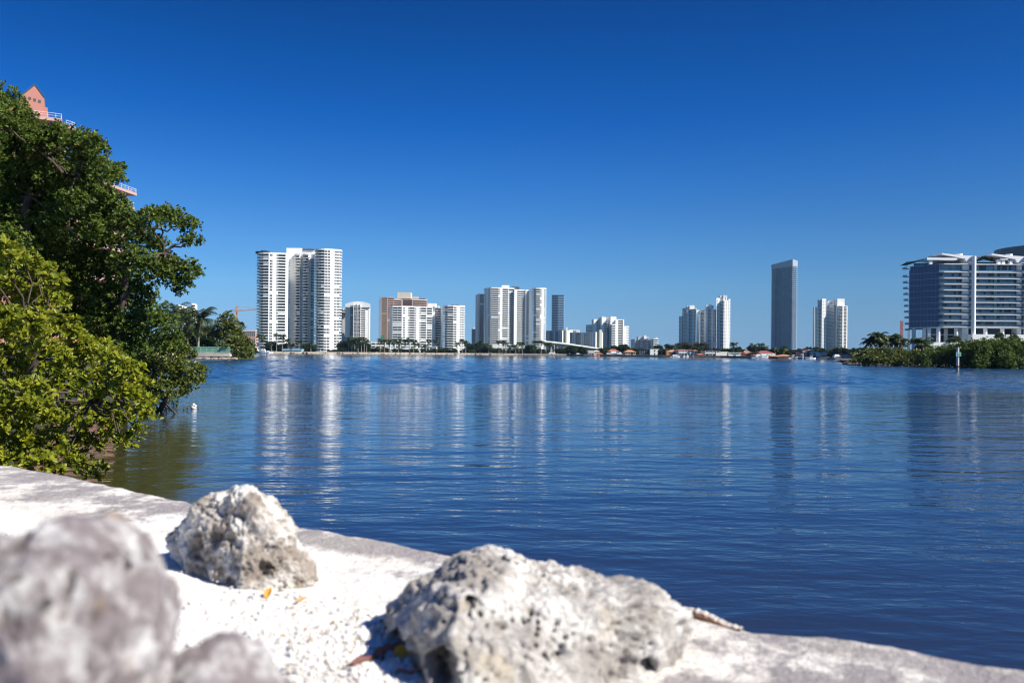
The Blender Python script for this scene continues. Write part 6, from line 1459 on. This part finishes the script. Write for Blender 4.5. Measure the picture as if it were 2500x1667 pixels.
# ================================================================== PINK TOWER AT LEFT
def pink():
    D0, D1_ = 118.0, 160.0; PINK = mat('salmon_stucco', (.47, .21, .165), .85, .1, .1); PK2 = mat('pale_pink_stucco', (.52, .33, .29), .85, .1, .1)
    th = thing('pink_tower', 'salmon pink apartment tower with a steep gabled top and white railed terraces', 'apartment tower', (X(60, 140), 140, ZL)); loc = tuple(th.location)
    def P(px, D): return Vector((X(px, D), D))
    WR = mat('white_railing', (.60, .63, .66), .5, .05, 1)
    def wing(pxa, da, pxb, db, pyt, depth, nf, name_seed):
        a, b = P(pxa, da), P(pxb, db); t = (b - a).normalized(); n = Vector((t.y, -t.x)); zt = Z(pxb, pyt, db)
        m = MB(); m.prism([tuple(a), tuple(b), tuple(b - n * depth), tuple(a - n * depth)], ZL, zt); m.build('wall', PINK, th, loc)
        L_ = (b - a).length; k = int(L_ / 3.4)
        for f in range(nf):
            z = zt - 3.1 * (f + 1)
            if z < 12: break
            s = MB(); s.prism([tuple(a + n * 1.7), tuple(b + n * 1.7), tuple(b), tuple(a)], z - .15, z + .1); s.prism([tuple(a + n * 1.7), tuple(b + n * 1.7), tuple(b + n * 1.6), tuple(a + n * 1.6)], z + .1, z + .35); s.build('balcony_slab', PK2, th, loc)
            r = MB(); r.prism([tuple(a + n * 1.66), tuple(b + n * 1.66), tuple(b + n * 1.62), tuple(a + n * 1.62)], z + 1.1, z + 1.17)
            for j in range(int(L_ / .5)):
                p = a + t * (j * .5 + .2) + n * 1.64; r.box(p.x - .02, p.y - .02, z + .35, p.x + .02, p.y + .02, z + 1.1)
            r.build('railing', WR, th, loc)
            w_ = MB()
            for j in range(k):
                p = a + t * (j + .18) * (L_ / k); q = a + t * (j + .82) * (L_ / k); w_.prism([tuple(p), tuple(q), tuple(q + n * .05), tuple(p + n * .05)], z + .25, z + 2.4)
            w_.build('window', glass('turquoise_glazing', (.06, .14, .17)), th, loc)
        tr = MB(); tr.prism([tuple(a + n * 1.7), tuple(b + n * 1.7 + t * .8), tuple(b - n * 4 + t * .8), tuple(a - n * 4)], zt - .3, zt + .25); tr.build('terrace', PK2, th, loc)
        r = MB()
        for e0_, e1_ in ((a + n * 1.6, b + n * 1.6 + t * .7), (b + n * 1.6 + t * .7, b - n * 4 + t * .7)):
            u = (e1_ - e0_).normalized(); un = Vector((u.y, -u.x)) * .03; r.prism([tuple(e0_ - un), tuple(e1_ - un), tuple(e1_ + un), tuple(e0_ + un)], zt + 1.0, zt + 1.06); r.prism([tuple(e0_ - un), tuple(e1_ - un), tuple(e1_ + un), tuple(e0_ + un)], zt + .62, zt + .66)
            for j in range(int((e1_ - e0_).length / 1.2) + 1): p = e0_ + u * min((e1_ - e0_).length, j * 1.2); r.box(p.x - .03, p.y - .03, zt + .25, p.x + .03, p.y + .03, zt + 1.03)
        r.build('railing', WR, th, loc)
        return a, b, t, n, zt
    a, b, t, n, zt = wing(-160, 129, 134, 137, 298, 16, 12, 1)
    a2, b2, t2, n2, zt2 = wing(150, 143, 306, 163, 473, 16, 8, 2)
    wing(140, 139.5, 153, 140.5, 314, 8, 2, 3)
    # gabled head
    d = 131; c0 = P(44, 134.6); c1 = P(103, 136.3); tt = (c1 - c0).normalized(); nn = Vector((tt.y, -tt.x)); back = -nn * 14
    zl, zr, za = Z(46, 238, 134.6), Z(102, 240, 136.2), Z(79, 209, 135.6); mid = c0.lerp(c1, .60)
    m = MB(); v = [(*c0, zt), (*c1, zt), (*c1, zr), (*mid, za), (*c0, zl)]; v2 = [(x + back.x, y + back.y, z) for x, y, z in v]
    m.add(v + v2, [(0, 1, 2, 3, 4), (9, 8, 7, 6, 5), (1, 6, 7, 2), (0, 4, 9, 5)]); m.build('gable_wall', PINK, th, loc)
    r = MB(); o_ = Vector((0, 0, .06))
    for i, j in ((2, 3), (3, 4)):
        p, q = Vector(v[i]) + o_ + Vector((*nn, 0)) * .1, Vector(v[j]) + o_ + Vector((*nn, 0)) * .1; p2, q2 = Vector(v2[i]) + o_, Vector(v2[j]) + o_
        r.add([p, q, q2, p2, p + Vector((0, 0, .25)), q + Vector((0, 0, .25)), q2 + Vector((0, 0, .25)), p2 + Vector((0, 0, .25))], [(0, 1, 2, 3), (4, 5, 6, 7), (0, 1, 5, 4), (2, 3, 7, 6), (0, 3, 7, 4), (1, 2, 6, 5)])
    r.build('roof', mat('teal_slate_roof', (.04, .10, .14), .7, .2, .5), th, loc)
    for px in (67, 79, 91):
        k = (px - 44) / 59; p = c0.lerp(c1, k); z = Z(px, 241 + (px - 67) * .30, 134.6 + 1.7 * k); w_ = MB(); e = tt * .21
        w_.prism([tuple(p - e), tuple(p + e), tuple(p + e + nn * .04), tuple(p - e + nn * .04)], z - .26, z + .26); w_.build('window', LOUV, th, loc)
    s = MB(); c2 = P(111, 136.5); s.prism([tuple(c1 - tt * .2), tuple(c2), tuple(c2 + back), tuple(c1 - tt * .2 + back)], zt, Z(106, 263, 136.5)); s.build('shoulder_wall', PINK, th, loc)
pink()
tb = MB(); q = at(190, 418, 139); tb.prism([(q.x - 1.6, q.y - 2), (q.x + 2.6, q.y - 1.2), (q.x + 2.6, q.y - .5), (q.x - 1.6, q.y - 1.3)], q.z - .9, q.z + 1.0)
tag(tb.build('awning', mat('turquoise_awning', (.02, .40, .62), .6, .1, 1)), 'bright turquoise awning on the pink tower, seen through the leaves', 'awning')

# ================================================================== HAZE
hz = MB(); hz.box(-17500, -220, -4, 17500, 8200, 265)
hm = bpy.data.materials.new('sea_air'); hm.use_nodes = True; hn = hm.node_tree; hn.nodes.clear()
hv = hn.nodes.new('ShaderNodeVolumePrincipled'); ho = hn.nodes.new('ShaderNodeOutputMaterial')
hv.inputs['Color'].default_value = (.36, .61, .96, 1); hv.inputs['Density'].default_value = .00004; hv.inputs['Anisotropy'].default_value = .15
hn.links.new(hv.outputs[0], ho.inputs['Volume'])
tag(hz.build('haze', hm), 'faint blue sea haze over the bay', 'haze', kind='stuff')
